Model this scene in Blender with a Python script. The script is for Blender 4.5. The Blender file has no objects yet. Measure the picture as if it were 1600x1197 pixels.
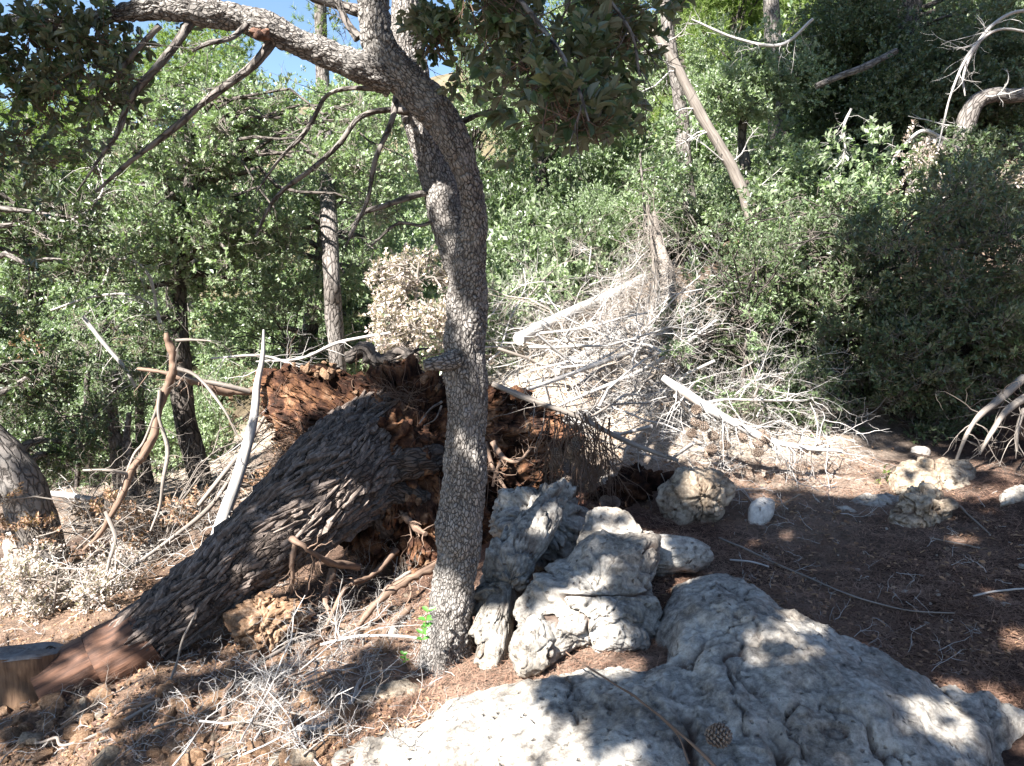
import bpy, math, random
import numpy as np
from mathutils import Vector
R_ = math.radians
sc = bpy.context.scene
COL = sc.collection
# ------------------------------------------------------------------ camera, sky, sun, exposure
F_PX = 1150.0; PITCH = R_(8.0); EYE = np.array([0.0, 0.0, 1.6])
cam = bpy.data.cameras.new('camera'); camo = bpy.data.objects.new('camera', cam); COL.objects.link(camo)
cam.sensor_width = 36; cam.lens = 36*F_PX/1600; cam.clip_start = .05; cam.clip_end = 600
camo.location = EYE; camo.rotation_euler = (R_(90)-PITCH, 0, 0); sc.camera = camo
SUN = np.array([0.45, 0.53, -0.72]); SUN /= np.linalg.norm(SUN)      # the way the light travels
w = bpy.data.worlds.new('World'); sc.world = w; w.use_nodes = True
nt = w.node_tree; bg = nt.nodes['Background']; sky = nt.nodes.new('ShaderNodeTexSky')
sky.sky_type = 'NISHITA'; sky.sun_disc = False
sky.sun_elevation = math.asin(-SUN[2]); sky.sun_rotation = math.atan2(-SUN[0], -SUN[1]) % (2*math.pi)
sky.ozone_density = 3.0; sky.dust_density = .3
nt.links.new(sky.outputs[0], bg.inputs[0]); bg.inputs[1].default_value = .05
sl = bpy.data.lights.new('sun', 'SUN'); sl.energy = 5.0; sl.angle = R_(.53); sl.color = (1, .97, .93)
so = bpy.data.objects.new('sun', sl); COL.objects.link(so)
so.rotation_euler = Vector(tuple(SUN)).to_track_quat('-Z', 'Y').to_euler()
vs = sc.view_settings; vs.view_transform = 'Standard'; vs.look = 'None'; vs.gamma = 1; vs.use_curve_mapping = False
vs.exposure = 2.4
sc.render.engine = 'CYCLES'
sc.cycles.max_bounces = 6; sc.cycles.diffuse_bounces = 3; sc.cycles.glossy_bounces = 2
sc.cycles.transmission_bounces = 3; sc.cycles.caustics_reflective = False; sc.cycles.caustics_refractive = False

rng = np.random.default_rng(7)
# ------------------------------------------------------------------ numpy helpers
def nrm(v):
    v = np.asarray(v, float); return v/np.maximum(np.linalg.norm(v, axis=-1, keepdims=True), 1e-9)
def W(px, py, d):
    """the point seen at photo pixel (px, py) at distance d along +Y"""
    rx = (px-800)/F_PX; ru = -(py-598.5)/F_PX
    y = math.cos(PITCH)+ru*math.sin(PITCH); z = -math.sin(PITCH)+ru*math.cos(PITCH)
    k = d/y; return np.array([rx*k, d, EYE[2]+z*k])
def WZ(px, py, z0):
    """the point seen at photo pixel (px, py) at height z0"""
    ru = -(py-598.5)/F_PX
    y = math.cos(PITCH)+ru*math.sin(PITCH); z = -math.sin(PITCH)+ru*math.cos(PITCH)
    return W(px, py, (z0-EYE[2])/z*y)
def _h(ix, iy, iz, s):
    n = (ix.astype(np.int64)*374761393+iy.astype(np.int64)*668265263+iz.astype(np.int64)*2147483647+s*974634777) & 0xffffffff
    n = ((n ^ (n >> 13))*1274126177) & 0xffffffff
    n = ((n ^ (n >> 16))*2246822519) & 0xffffffff
    return ((n ^ (n >> 15)) & 0xffff)/65535.0
def vnoise(p, s=0):
    i = np.floor(p).astype(np.int64); f = p-i; f = f*f*f*(f*(f*6-15)+10); r = 0
    for dx in (0, 1):
        for dy in (0, 1):
            for dz in (0, 1):
                wgt = (f[:, 0] if dx else 1-f[:, 0])*(f[:, 1] if dy else 1-f[:, 1])*(f[:, 2] if dz else 1-f[:, 2])
                r = r+wgt*_h(i[:, 0]+dx, i[:, 1]+dy, i[:, 2]+dz, s)
    return r*2-1
def fbm(p, oct=4, s=0, gain=.5):
    p = np.asarray(p, float); a = 1; r = 0
    for k in range(oct):
        r = r+a*vnoise(p*2**k+k*13.7, s+k); a *= gain
    return r
def worley(p, s=0):
    i = np.floor(p).astype(np.int64); f1 = np.full(len(p), 9.); f2 = np.full(len(p), 9.); idv = np.zeros(len(p))
    for dx in (-1, 0, 1):
        for dy in (-1, 0, 1):
            for dz in (-1, 0, 1):
                a, b, c = i[:, 0]+dx, i[:, 1]+dy, i[:, 2]+dz
                q = np.stack([a+_h(a, b, c, s), b+_h(a, b, c, s+11), c+_h(a, b, c, s+23)], 1)
                d = np.linalg.norm(q-p, axis=1); cl = d < f1
                f2 = np.where(cl, f1, np.minimum(f2, d)); idv = np.where(cl, _h(a, b, c, s+5), idv); f1 = np.where(cl, d, f1)
    return f1, f2, idv
def rbf(pts, vals):
    pts = np.asarray(pts, float); n = len(pts)
    A = np.zeros((n+3, n+3)); A[:n, :n] = np.linalg.norm(pts[:, None]-pts[None], axis=2)
    A[:n, n] = 1; A[:n, n+1:] = pts; A[n, :n] = 1; A[n+1:, :n] = pts.T
    c = np.linalg.solve(A, np.concatenate([vals, [0, 0, 0]]))
    def f(x, y):
        x = np.asarray(x, float).ravel(); y = np.asarray(y, float).ravel(); q = np.stack([x, y], 1); o = np.zeros(len(q))
        for k in range(0, len(q), 40000):
            qq = q[k:k+40000]
            o[k:k+40000] = np.linalg.norm(qq[:, None]-pts[None], axis=2)@c[:n]+c[n]+qq@c[n+1:]
        return o
    return f
def spline(P, n):
    P = np.asarray(P, float); m = len(P)
    if m == 2: return P[0]+(P[1]-P[0])*np.linspace(0, 1, n)[:, None]
    Q = np.vstack([2*P[0]-P[1], P, 2*P[-1]-P[-2]]); t = np.linspace(0, m-1-1e-6, n); i = t.astype(int); f = (t-i)[:, None]
    a, b, c, d = Q[i], Q[i+1], Q[i+2], Q[i+3]
    return .5*((2*b)+(-a+c)*f+(2*a-5*b+4*c-d)*f**2+(-a+3*b-3*c+d)*f**3)

# ------------------------------------------------------------------ terrain height
_cp = []
for px, py, d in [(560,1100,2.75),(400,1190,2.5),(100,1190,2.7),(40,1090,3.3),(300,1080,3.1),(450,955,4.0),(600,880,4.7),(200,880,5.2),
                  (60,905,4.8),(300,720,9),(100,790,7),(330,690,10),(380,540,17),(100,560,18),(900,720,5.0),(850,580,6.5),(1000,470,8.5),(900,480,9.5),
                  (1130,360,11.5),(1250,290,13.5),(1000,340,15),(1450,240,9),(1300,310,9.8),(1590,260,8),(1100,770,4.6),(1000,800,4.2),
                  (1300,720,5.1),(1590,705,5.6),(1300,900,3.45),(1500,950,3.15),(690,1030,3.2),(760,1060,2.9),(850,860,3.9),(700,900,4.0),(1000,650,5.7),(1150,640,6.2)]:
    _cp.append(W(px, py, d))
_cp += [np.array(p, float) for p in [(1.1,2.9,.1),(.4,2.6,.02),(1.8,2.4,-.12),(2.0,2.6,-.06),(1.4,2.25,-.1),(0,0,0),(-3,0,-.5),(3,0,.3),(0,-5,0),(-5,-5,-.6),(3.2,3.5,.4),(4.5,5.5,.9),(5.5,8,3),
        (-7,6,-1),(-9,12,-1),(-20,22,2.0),(20,20,11),(0,40,13),(-22,42,8),(20,42,18),(-30,0,-5),(30,0,9),(0,-30,-1),(-40,70,14),(40,70,28),(0,75,22),(12,8,5),(-5,28,4),(8,27,9.5)]]
_cp = np.array(_cp)
_hf = rbf(_cp[:, :2], _cp[:, 2])
def G(x, y):
    x = np.atleast_1d(np.asarray(x, float)).ravel(); y = np.atleast_1d(np.asarray(y, float)).ravel()
    q = np.stack([x, y, x*0], 1)
    near = np.clip(1-np.hypot(x, y)/30, .2, 1)
    return _hf(x, y)+(.05*fbm(q*1.7, 3, 3)+.018*fbm(q*9, 2, 5))*near+.25*(1-near)*fbm(q*.4, 2, 9)
def g1(x, y): return float(G([x], [y])[0])
def onground(px, py, d0=1.6, d1=30):
    """where the line of sight through a photo pixel meets the terrain"""
    px = np.atleast_1d(px).astype(float); py = np.atleast_1d(py).astype(float)
    rx = (px-800)/F_PX; ru = -(py-598.5)/F_PX
    ky = math.cos(PITCH)+ru*math.sin(PITCH); kz = -math.sin(PITCH)+ru*math.cos(PITCH)
    D = np.geomspace(d0, d1, 90); res = np.full(len(px), np.nan); pd = d0; pgap = None
    for d in D:
        t = d/ky; g = G(rx*t, np.full(len(px), d)); z = EYE[2]+kz*t; gap = z-g
        hit = np.isnan(res) & (gap <= 0)
        if pgap is None: res[hit] = d
        else: res[hit] = (pd+(d-pd)*pgap/np.maximum(pgap-gap, 1e-6))[hit]
        pd = d; pgap = gap
    ok = ~np.isnan(res); dd = np.where(ok, res, 12); t = dd/ky
    x = rx*t; return np.stack([x, dd, G(x, dd)], 1), ok

# ------------------------------------------------------------------ mesh collecting
class Buf:
    def __init__(s): s.v = []; s.f3 = []; s.f4 = []; s.var = []; s.tc = []; s.n = 0
    def add(s, v, f, var=0.0, tc=None):
        v = np.asarray(v, np.float32).reshape(-1, 3); f = np.asarray(f, np.int64)
        s.v.append(v); (s.f3 if f.shape[1] == 3 else s.f4).append(f+s.n)
        s.var.append(np.broadcast_to(np.asarray(var, np.float32), (len(v),)).copy())
        s.tc.append(v if tc is None else np.asarray(tc, np.float32)); s.n += len(v)
    def more(s, f):     # further faces on the block added last
        f = np.asarray(f, np.int64); (s.f3 if f.shape[1] == 3 else s.f4).append(f+s.n-len(s.v[-1]))
    def mesh(s, name, mat, smooth=True):
        me = bpy.data.meshes.new(name); V = np.concatenate(s.v)
        f3 = np.concatenate(s.f3) if s.f3 else np.zeros((0, 3), int); f4 = np.concatenate(s.f4) if s.f4 else np.zeros((0, 4), int)
        me.vertices.add(len(V)); me.vertices.foreach_set('co', V.ravel())
        L = np.concatenate([f3.ravel(), f4.ravel()]); me.loops.add(len(L)); me.loops.foreach_set('vertex_index', L.astype(np.int32))
        n = len(f3)+len(f4); me.polygons.add(n)
        st = np.concatenate([np.arange(len(f3))*3, len(f3)*3+np.arange(len(f4))*4]); me.polygons.foreach_set('loop_start', st.astype(np.int32))
        me.polygons.foreach_set('use_smooth', np.full(n, smooth))
        a = me.attributes.new('var', 'FLOAT', 'POINT'); a.data.foreach_set('value', np.concatenate(s.var))
        a = me.attributes.new('tc', 'FLOAT_VECTOR', 'POINT'); a.data.foreach_set('vector', np.concatenate(s.tc).ravel())
        me.update(); me.validate(); me.materials.append(mat); return me
    def obj(s, name, mat, parent=None, smooth=True):
        o = bpy.data.objects.new(name, s.mesh(name, mat, smooth)); COL.objects.link(o)
        if parent: o.parent = parent; o.matrix_parent_inverse = parent.matrix_world.inverted()
        return o
def tag(o, label=None, cat=None, group=None, kind=None):
    for k, v in (('label', label), ('category', cat), ('group', group), ('kind', kind)):
        if v: o[k] = v
    return o
def thing(name, loc, label, cat, group=None):
    o = bpy.data.objects.new(name, None); COL.objects.link(o); o.location = tuple(loc); o.empty_display_size = .1
    bpy.context.view_layer.update(); return tag(o, label, cat, group)
def place(name, me, loc, rot=(0, 0, 0), s=1.0, parent=None):
    o = bpy.data.objects.new(name, me); COL.objects.link(o); o.location = tuple(loc); o.rotation_euler = tuple(rot)
    o.scale = (s, s, s) if np.isscalar(s) else tuple(s)
    if parent: o.parent = parent; o.matrix_parent_inverse = parent.matrix_world.inverted()
    return o

# ------------------------------------------------------------------ materials
def mat(name):
    m = bpy.data.materials.new(name); m.use_nodes = True; n = m.node_tree; return m, n, n.nodes['Principled BSDF']
def nd(n, t, **k):
    x = n.nodes.new(t)
    for a, v in k.items():
        if a.startswith('i_'):
            key = a[2:]; x.inputs[int(key) if key.isdigit() else key.replace('_', ' ')].default_value = v
        else: setattr(x, a, v)
    return x
def ramp(n, src, stops):
    r = n.nodes.new('ShaderNodeValToRGB'); e = r.color_ramp.elements
    while len(e) < len(stops): e.new(.5)
    for q, (p, c) in zip(e, stops): q.position = p; q.color = (c[0], c[1], c[2], 1) if not np.isscalar(c) else (c, c, c, 1)
    n.links.new(src, r.inputs[0]); return r.outputs[0]
def mixc(n, fac, a, b, mode='MIX'):
    x = n.nodes.new('ShaderNodeMix'); x.data_type = 'RGBA'; x.blend_type = mode
    if hasattr(fac, 'is_linked') or hasattr(fac, 'links'): n.links.new(fac, x.inputs[0])
    else: x.inputs[0].default_value = fac
    for s, i in ((a, 6), (b, 7)):
        if isinstance(s, tuple): x.inputs[i].default_value = (*s, 1)
        else: n.links.new(s, x.inputs[i])
    return x.outputs[2]
def attr(n, name): return nd(n, 'ShaderNodeAttribute', attribute_name=name)
def noise(n, vec, scale, detail=6, rough=.6):
    x = nd(n, 'ShaderNodeTexNoise'); x.inputs['Scale'].default_value = scale; x.inputs['Detail'].default_value = detail; x.inputs['Roughness'].default_value = rough
    n.links.new(vec, x.inputs['Vector']); return x.outputs['Fac']
def vscale(n, vec, s):
    x = nd(n, 'ShaderNodeVectorMath', operation='MULTIPLY'); n.links.new(vec, x.inputs[0]); x.inputs[1].default_value = s; return x.outputs[0]
def bump(n, b, h, strength, dist):
    x = nd(n, 'ShaderNodeBump'); x.inputs['Strength'].default_value = strength; x.inputs['Distance'].default_value = dist
    n.links.new(h, x.inputs['Height']); n.links.new(x.outputs[0], b.inputs['Normal']); return x

def leaf_mat(name, dark, light, under, trans=.3, rough=.42, yellow=None):
    m, n, b = mat(name); v = attr(n, 'var').outputs['Fac']
    st = [(0, dark), (.6, light), (1, yellow or light)]
    if yellow: st = [(0, dark), (.62, light), (.93, light), (1, yellow)]
    c = ramp(n, v, st)
    geo = n.nodes.new('ShaderNodeNewGeometry'); c2 = mixc(n, geo.outputs['Backfacing'], c, under)
    n.links.new(c2, b.inputs['Base Color']); b.inputs['Roughness'].default_value = rough; b.inputs['Specular IOR Level'].default_value = .45
    t = n.nodes.new('ShaderNodeBsdfTranslucent'); ct = mixc(n, 1.0, c, (1.25, 1.55, .75), 'MULTIPLY'); n.links.new(ct, t.inputs[0])
    mx = n.nodes.new('ShaderNodeMixShader'); mx.inputs[0].default_value = trans
    n.links.new(b.outputs[0], mx.inputs[1]); n.links.new(t.outputs[0], mx.inputs[2])
    n.links.new(mx.outputs[0], n.nodes['Material Output'].inputs[0]); return m
M = {}
M['oak_leaf'] = leaf_mat('oak_leaf', (.034,.054,.026), (.105,.14,.065), (.135,.15,.1), .24, .34, (.24,.2,.08))
M['oak_leaf_fresh'] = leaf_mat('oak_leaf_fresh', (.075,.115,.055), (.17,.225,.11), (.22,.25,.17), .3, .38, (.25,.26,.07))
M['grey_leaf'] = leaf_mat('grey_leaf', (.072,.105,.05), (.22,.275,.15), (.28,.31,.22), .27, .34)
M['pine_needle'] = leaf_mat('pine_needle', (.07,.11,.03), (.17,.22,.06), (.16,.2,.06), .4, .5)
M['seedling_leaf'] = leaf_mat('seedling_leaf', (.07,.18,.035), (.1,.26,.05), (.12,.24,.07), .4, .4)
M['dead_leaf'] = leaf_mat('dead_leaf', (.2,.13,.1), (.55,.46,.41), (.5,.43,.4), .2, .6)
M['rust_leaf'] = leaf_mat('rust_leaf', (.11,.06,.04), (.34,.2,.12), (.32,.22,.15), .2, .6)
def bark_mat(name, lo, hi, lichen, sc_=(38, 38, 15), depth=.006, use_attr=False, spots=.5):
    m, n, b = mat(name); tc = attr(n, 'tc').outputs['Vector']
    wob = nd(n, 'ShaderNodeTexNoise'); wob.inputs['Scale'].default_value = 30; n.links.new(tc, wob.inputs['Vector'])
    ad = nd(n, 'ShaderNodeVectorMath', operation='MULTIPLY_ADD'); n.links.new(wob.outputs['Color'], ad.inputs[0]); ad.inputs[1].default_value = (.02,)*3; n.links.new(tc, ad.inputs[2])
    vo = nd(n, 'ShaderNodeTexVoronoi', feature='DISTANCE_TO_EDGE'); vo.inputs['Scale'].default_value = 1
    n.links.new(vscale(n, ad.outputs[0], sc_), vo.inputs['Vector'])
    e = ramp(n, vo.outputs['Distance'], [(0, 0.), (.16, 1.)])
    if use_attr:
        mm_ = nd(n, 'ShaderNodeMath', operation='MULTIPLY_ADD'); n.links.new(attr(n, 'var').outputs['Fac'], mm_.inputs[0]); mm_.inputs[1].default_value = .5; mm_.inputs[2].default_value = .5
        m2_ = nd(n, 'ShaderNodeMath', operation='MULTIPLY'); n.links.new(e, m2_.inputs[0]); n.links.new(mm_.outputs[0], m2_.inputs[1]); e = m2_.outputs[0]
    fine = noise(n, tc, 110, 5, .7); big = noise(n, tc, 7, 4, .6)
    c = mixc(n, e, lo, hi); c = mixc(n, ramp(n, fine, [(.3, .55), (.7, 1.)]), (0, 0, 0), c) if False else mixc(n, .55, c, mixc(n, 1.0, c, ramp(n, fine, [(.25, .35), (.75, 1.)]), 'MULTIPLY'))
    c = mixc(n, ramp(n, big, [(.5, 0.), (.5+.25/max(spots, .1), .8)]), c, lichen)
    n.links.new(c, b.inputs['Base Color']); b.inputs['Roughness'].default_value = .9; b.inputs['Specular IOR Level'].default_value = .2
    h = nd(n, 'ShaderNodeMath', operation='MULTIPLY_ADD'); n.links.new(fine, h.inputs[0]); h.inputs[1].default_value = .35
    n.links.new(e, h.inputs[2]); bump(n, b, h.outputs[0], 1, depth); return m
M['oak_bark'] = bark_mat('oak_bark', (.05,.043,.038), (.31,.28,.25), (.4,.375,.34), (80, 80, 38), use_attr=True, depth=.005)
M['bark_grey'] = bark_mat('bark_grey', (.05,.042,.036), (.2,.175,.155), (.3,.28,.25), (30,30,10), .006)
M['bark_dark'] = bark_mat('bark_dark', (.03,.025,.022), (.12,.1,.085), (.2,.18,.16), (22,22,8), .01)
M['log_bark'] = bark_mat('log_bark', (.025,.019,.015), (.11,.085,.07), (.17,.14,.12), (48,48,13), .006)
M['plate'] = None
def wood_mat(name, a, bcol, streak=(60, 60, 4), rough=.75, bmp=.003):
    m, n, b = mat(name); tc = attr(n, 'tc').outputs['Vector']; v = attr(n, 'var').outputs['Fac']
    s = noise(n, vscale(n, tc, streak), 1, 6, .65); c = ramp(n, s, [(.3, a), (.72, bcol)])
    c = mixc(n, .6, c, mixc(n, 1.0, c, ramp(n, v, [(0, .35), (1, 1.25)]), 'MULTIPLY'))
    if name == 'dead_wood':
        c = mixc(n, ramp(n, noise(n, vscale(n, tc, (14, 14, 3)), 1, 5, .6), [(.56, 0.), (.72, .6)]), c, (.3, .21, .15)); c = mixc(n, ramp(n, noise(n, vscale(n, tc, (90, 90, 9)), 1, 4, .6), [(.3, .8), (.42, 0.)]), c, (.09, .075, .065))
    n.links.new(c, b.inputs['Base Color']); b.inputs['Roughness'].default_value = rough; b.inputs['Specular IOR Level'].default_value = .25
    bump(n, b, s, .8, bmp); return m
M['dead_wood'] = wood_mat('dead_wood', (.24,.22,.2), (.52,.49,.455))
M['grey_twig'] = wood_mat('grey_twig', (.11,.09,.075), (.3,.26,.22))
M['brown_twig'] = wood_mat('brown_twig', (.09,.055,.035), (.26,.17,.12))
M['bare_wood'] = wood_mat('bare_wood', (.025,.014,.011), (.2,.1,.06), (38, 38, 3), .7, .012)
M['cut_wood'] = wood_mat('cut_wood', (.16,.1,.06), (.36,.25,.16), (12, 12, 12), .8)
M['grey_cut'] = wood_mat('grey_cut', (.1,.09,.085), (.26,.24,.22), (25, 25, 25), .8)
M['stump_side'] = wood_mat('stump_side', (.07,.04,.025), (.22,.135,.08), (45, 45, 5), .75, .006)
M['root_wood'] = wood_mat('root_wood', (.08,.05,.035), (.28,.19,.135), (50, 50, 6))
M['plate'] = wood_mat('bark_plate', (.04,.03,.025), (.22,.175,.145), (60, 60, 18), .85, .004)
def rock_mat(name, dark, mid, light, stain):
    m, n, b = mat(name); tc = nd(n, 'ShaderNodeTexCoord').outputs['Object']
    a1 = noise(n, tc, 5, 7, .62); a2 = noise(n, tc, 34, 8, .72); a3 = noise(n, tc, 150, 4, .7); a4 = noise(n, tc, 2.3, 4, .5)
    mx = nd(n, 'ShaderNodeMath', operation='MULTIPLY_ADD'); n.links.new(a2, mx.inputs[0]); mx.inputs[1].default_value = .75
    mm = nd(n, 'ShaderNodeMath', operation='MULTIPLY'); n.links.new(a1, mm.inputs[0]); mm.inputs[1].default_value = .55; n.links.new(mm.outputs[0], mx.inputs[2])
    c = ramp(n, mx.outputs[0], [(.46, dark), (.6, mid), (.76, light)])
    c = mixc(n, ramp(n, a4, [(.5, 0.), (.72, .6)]), c, mixc(n, 1.0, c, stain, 'MULTIPLY'))
    vo = nd(n, 'ShaderNodeTexVoronoi', feature='F1'); vo.inputs['Scale'].default_value = 22
    wob = nd(n, 'ShaderNodeVectorMath', operation='MULTIPLY_ADD'); nz = nd(n, 'ShaderNodeTexNoise'); nz.inputs['Scale'].default_value = 18; n.links.new(tc, nz.inputs['Vector'])
    n.links.new(nz.outputs['Color'], wob.inputs[0]); wob.inputs[1].default_value = (.07,)*3; n.links.new(tc, wob.inputs[2]); n.links.new(wob.outputs[0], vo.inputs['Vector'])
    pit = ramp(n, vo.outputs['Distance'], [(.08, 0.), (.24, 1.)]); gate = ramp(n, a1, [(.44, 1.), (.56, 0.)])
    pg = nd(n, 'ShaderNodeMath', operation='MAXIMUM'); n.links.new(pit, pg.inputs[0]); n.links.new(gate, pg.inputs[1])
    c = mixc(n, pg.outputs[0], mixc(n, 1.0, c, (.45, .42, .4), 'MULTIPLY'), c)
    c = mixc(n, ramp(n, noise(n, tc, 3.1, 6, .7), [(.47, 0.), (.6, .55)]), c, mixc(n, 1.0, c, (.42, .4, .38), 'MULTIPLY'))
    c = mixc(n, attr(n, 'var').outputs['Fac'], c, (.075, .045, .032))
    n.links.new(c, b.inputs['Base Color']); b.inputs['Roughness'].default_value = .92; b.inputs['Specular IOR Level'].default_value = .2
    h = nd(n, 'ShaderNodeMath', operation='ADD'); n.links.new(a2, h.inputs[0])
    h2 = nd(n, 'ShaderNodeMath', operation='MULTIPLY_ADD'); n.links.new(a3, h2.inputs[0]); h2.inputs[1].default_value = .3; n.links.new(pg.outputs[0], h2.inputs[2]); n.links.new(h2.outputs[0], h.inputs[1])
    bump(n, b, h.outputs[0], 1, .011); return m
M['rock'] = rock_mat('limestone', (.065,.058,.052), (.225,.205,.178), (.44,.41,.36), (.9,.78,.66))
M['rock_warm'] = rock_mat('limestone_stained', (.09,.07,.05), (.24,.19,.14), (.46,.39,.3), (.95,.7,.5))
M['stone'] = rock_mat('pale_stone', (.2,.18,.16), (.42,.38,.34), (.6,.56,.5), (.9,.75,.6))
M['clod'] = rock_mat('ochre_clod', (.08,.045,.028), (.22,.13,.075), (.46,.31,.2), (.9,.7,.5))
def soil_mat(name, cols, scale=6, depth=.02):
    m, n, b = mat(name); tc = nd(n, 'ShaderNodeTexCoord').outputs['Object']; v = attr(n, 'var').outputs['Fac']
    a = noise(n, tc, scale, 8, .65); f = noise(n, tc, 90, 4, .7)
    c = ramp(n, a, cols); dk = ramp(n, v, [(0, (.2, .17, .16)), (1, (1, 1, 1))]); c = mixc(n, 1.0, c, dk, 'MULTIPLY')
    c = mixc(n, .5, c, mixc(n, 1.0, c, ramp(n, f, [(.3, .3), (.7, 1.4)]), 'MULTIPLY'))
    n.links.new(c, b.inputs['Base Color']); b.inputs['Roughness'].default_value = .95; b.inputs['Specular IOR Level'].default_value = .1
    h = nd(n, 'ShaderNodeMath', operation='MULTIPLY_ADD'); n.links.new(f, h.inputs[0]); h.inputs[1].default_value = .25; n.links.new(a, h.inputs[2])
    bump(n, b, h.outputs[0], 1, depth); return m
M['soil'] = soil_mat('red_clay', [(.36, (.022,.014,.011)), (.48, (.085,.042,.027)), (.58, (.21,.105,.055)), (.72, (.42,.27,.17))], 10)
m, n, b = mat('forest_floor')     # litter brown / ochre clay / pale debris, the kind of ground held in a colour attribute
col = attr(n, 'ground_colour').outputs['Color']; tc = nd(n, 'ShaderNodeTexCoord').outputs['Object']
a = noise(n, tc, 14, 8, .7); f = noise(n, tc, 70, 5, .75)
c = mixc(n, 1.0, col, ramp(n, a, [(.3, (.45,.42,.4)), (.55, (1, .95, .9)), (.75, (1.9, 1.8, 1.7))]), 'MULTIPLY')
c = mixc(n, 1.0, c, ramp(n, f, [(.3, .4), (.7, 1.6)]), 'MULTIPLY')
n.links.new(c, b.inputs['Base Color']); b.inputs['Roughness'].default_value = .95; b.inputs['Specular IOR Level'].default_value = .1
h = nd(n, 'ShaderNodeMath', operation='ADD'); n.links.new(a, h.inputs[0]); n.links.new(f, h.inputs[1]); bump(n, b, h.outputs[0], 1, .015)
M['floor'] = m
M['needle'] = wood_mat('dry_needle', (.16,.085,.055), (.38,.24,.17), (5, 5, 5))
M['cone'] = wood_mat('pine_cone', (.1,.07,.05), (.28,.21,.16), (30, 30, 30))

# ------------------------------------------------------------------ shapes
def frames(P):
    T = nrm(np.gradient(P, axis=0)); up = np.array([0, 0, 1.]) if abs(T[0][2]) < .9 else np.array([1., 0, 0])
    N = np.zeros_like(P); N[0] = nrm(np.cross(np.cross(T[0], up), T[0]))
    for i in range(1, len(P)):
        v = N[i-1]-T[i]*np.dot(N[i-1], T[i]); N[i] = nrm(v)
    return T, N, np.cross(T, N)
def tube(buf, P, r, seg=8, var=.6, lump=0, lumpf=6, seed=0, crack=None, cap=True):
    P = np.asarray(P, float); m = len(P); r = np.broadcast_to(np.asarray(r, float), (m,)) if np.ndim(r) else np.full(m, float(r))
    T, N, B = frames(P); a = np.linspace(0, 2*math.pi, seg, endpoint=False)
    L = np.concatenate([[0], np.cumsum(np.linalg.norm(np.diff(P, axis=0), axis=1))])
    ca, sa = np.cos(a), np.sin(a)
    D = N[:, None]*ca[None, :, None]+B[:, None]*sa[None, :, None]
    tc = np.stack([r[:, None]*ca, r[:, None]*sa, np.repeat(L[:, None], seg, 1)], 2).reshape(-1, 3)+seed*3.1
    R = np.repeat(r[:, None], seg, 1).ravel(); vv = np.full(m*seg, var, float)
    if lump: R = R*(1+lump*fbm(tc*lumpf, 3, seed))
    if crack:
        cs, dep = crack; q = tc*np.array(cs)+.7*np.stack([fbm(tc*11, 3, 31), fbm(tc*14, 2, 37), fbm(tc*14, 2, 41)], 1)
        f1, f2, idv = worley(q, seed); e = np.clip((f2-f1)/.17, 0, 1); e = e*e*(3-2*e)
        R = R+dep*(e-.6)*(.7+.6*idv)+dep*.5*fbm(tc*55, 3, 3)+dep*1.1*fbm(tc*np.array([16, 16, 4]), 2, 8); vv = np.clip(e**1.4*(.6+.5*idv+.3*fbm(tc*9, 3, 4)), 0, 1)
    V = P[:, None]+D*R.reshape(m, seg)[:, :, None]
    i = np.arange(m-1)[:, None]*seg; j = np.arange(seg)[None]; k = (j+1) % seg
    F = np.stack([i+j, i+k, i+seg+k, i+seg+j], 2).reshape(-1, 4)
    buf.add(V.reshape(-1, 3), F, vv, tc)
    if cap:
        n0 = len(buf.v[-1])
        for e, rev in ((0, True), (m-1, False)):
            idx = e*seg+np.arange(seg); c = V[e].mean(0); buf.add(np.vstack([V[e], c]), [[(x+1) % seg, x, seg] if rev else [x, (x+1) % seg, seg] for x in range(seg)],
                var, np.vstack([tc[idx], tc[idx].mean(0)]))
def polyline(pix, n):
    """pixels (px, py, width_px, d) -> smooth path and radii"""
    P = np.array([W(a[0], a[1], a[3]) for a in pix]); r = np.array([a[2]*a[3]/F_PX/2 for a in pix])
    S = spline(np.hstack([P, r[:, None]]), n); return S[:, :3], np.maximum(S[:, 3], .001)
def ptube(buf, pix, n=None, seg=8, **k):
    P, r = polyline(pix, n or max(6, 4*len(pix))); tube(buf, P, r, seg, **k)
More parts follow.
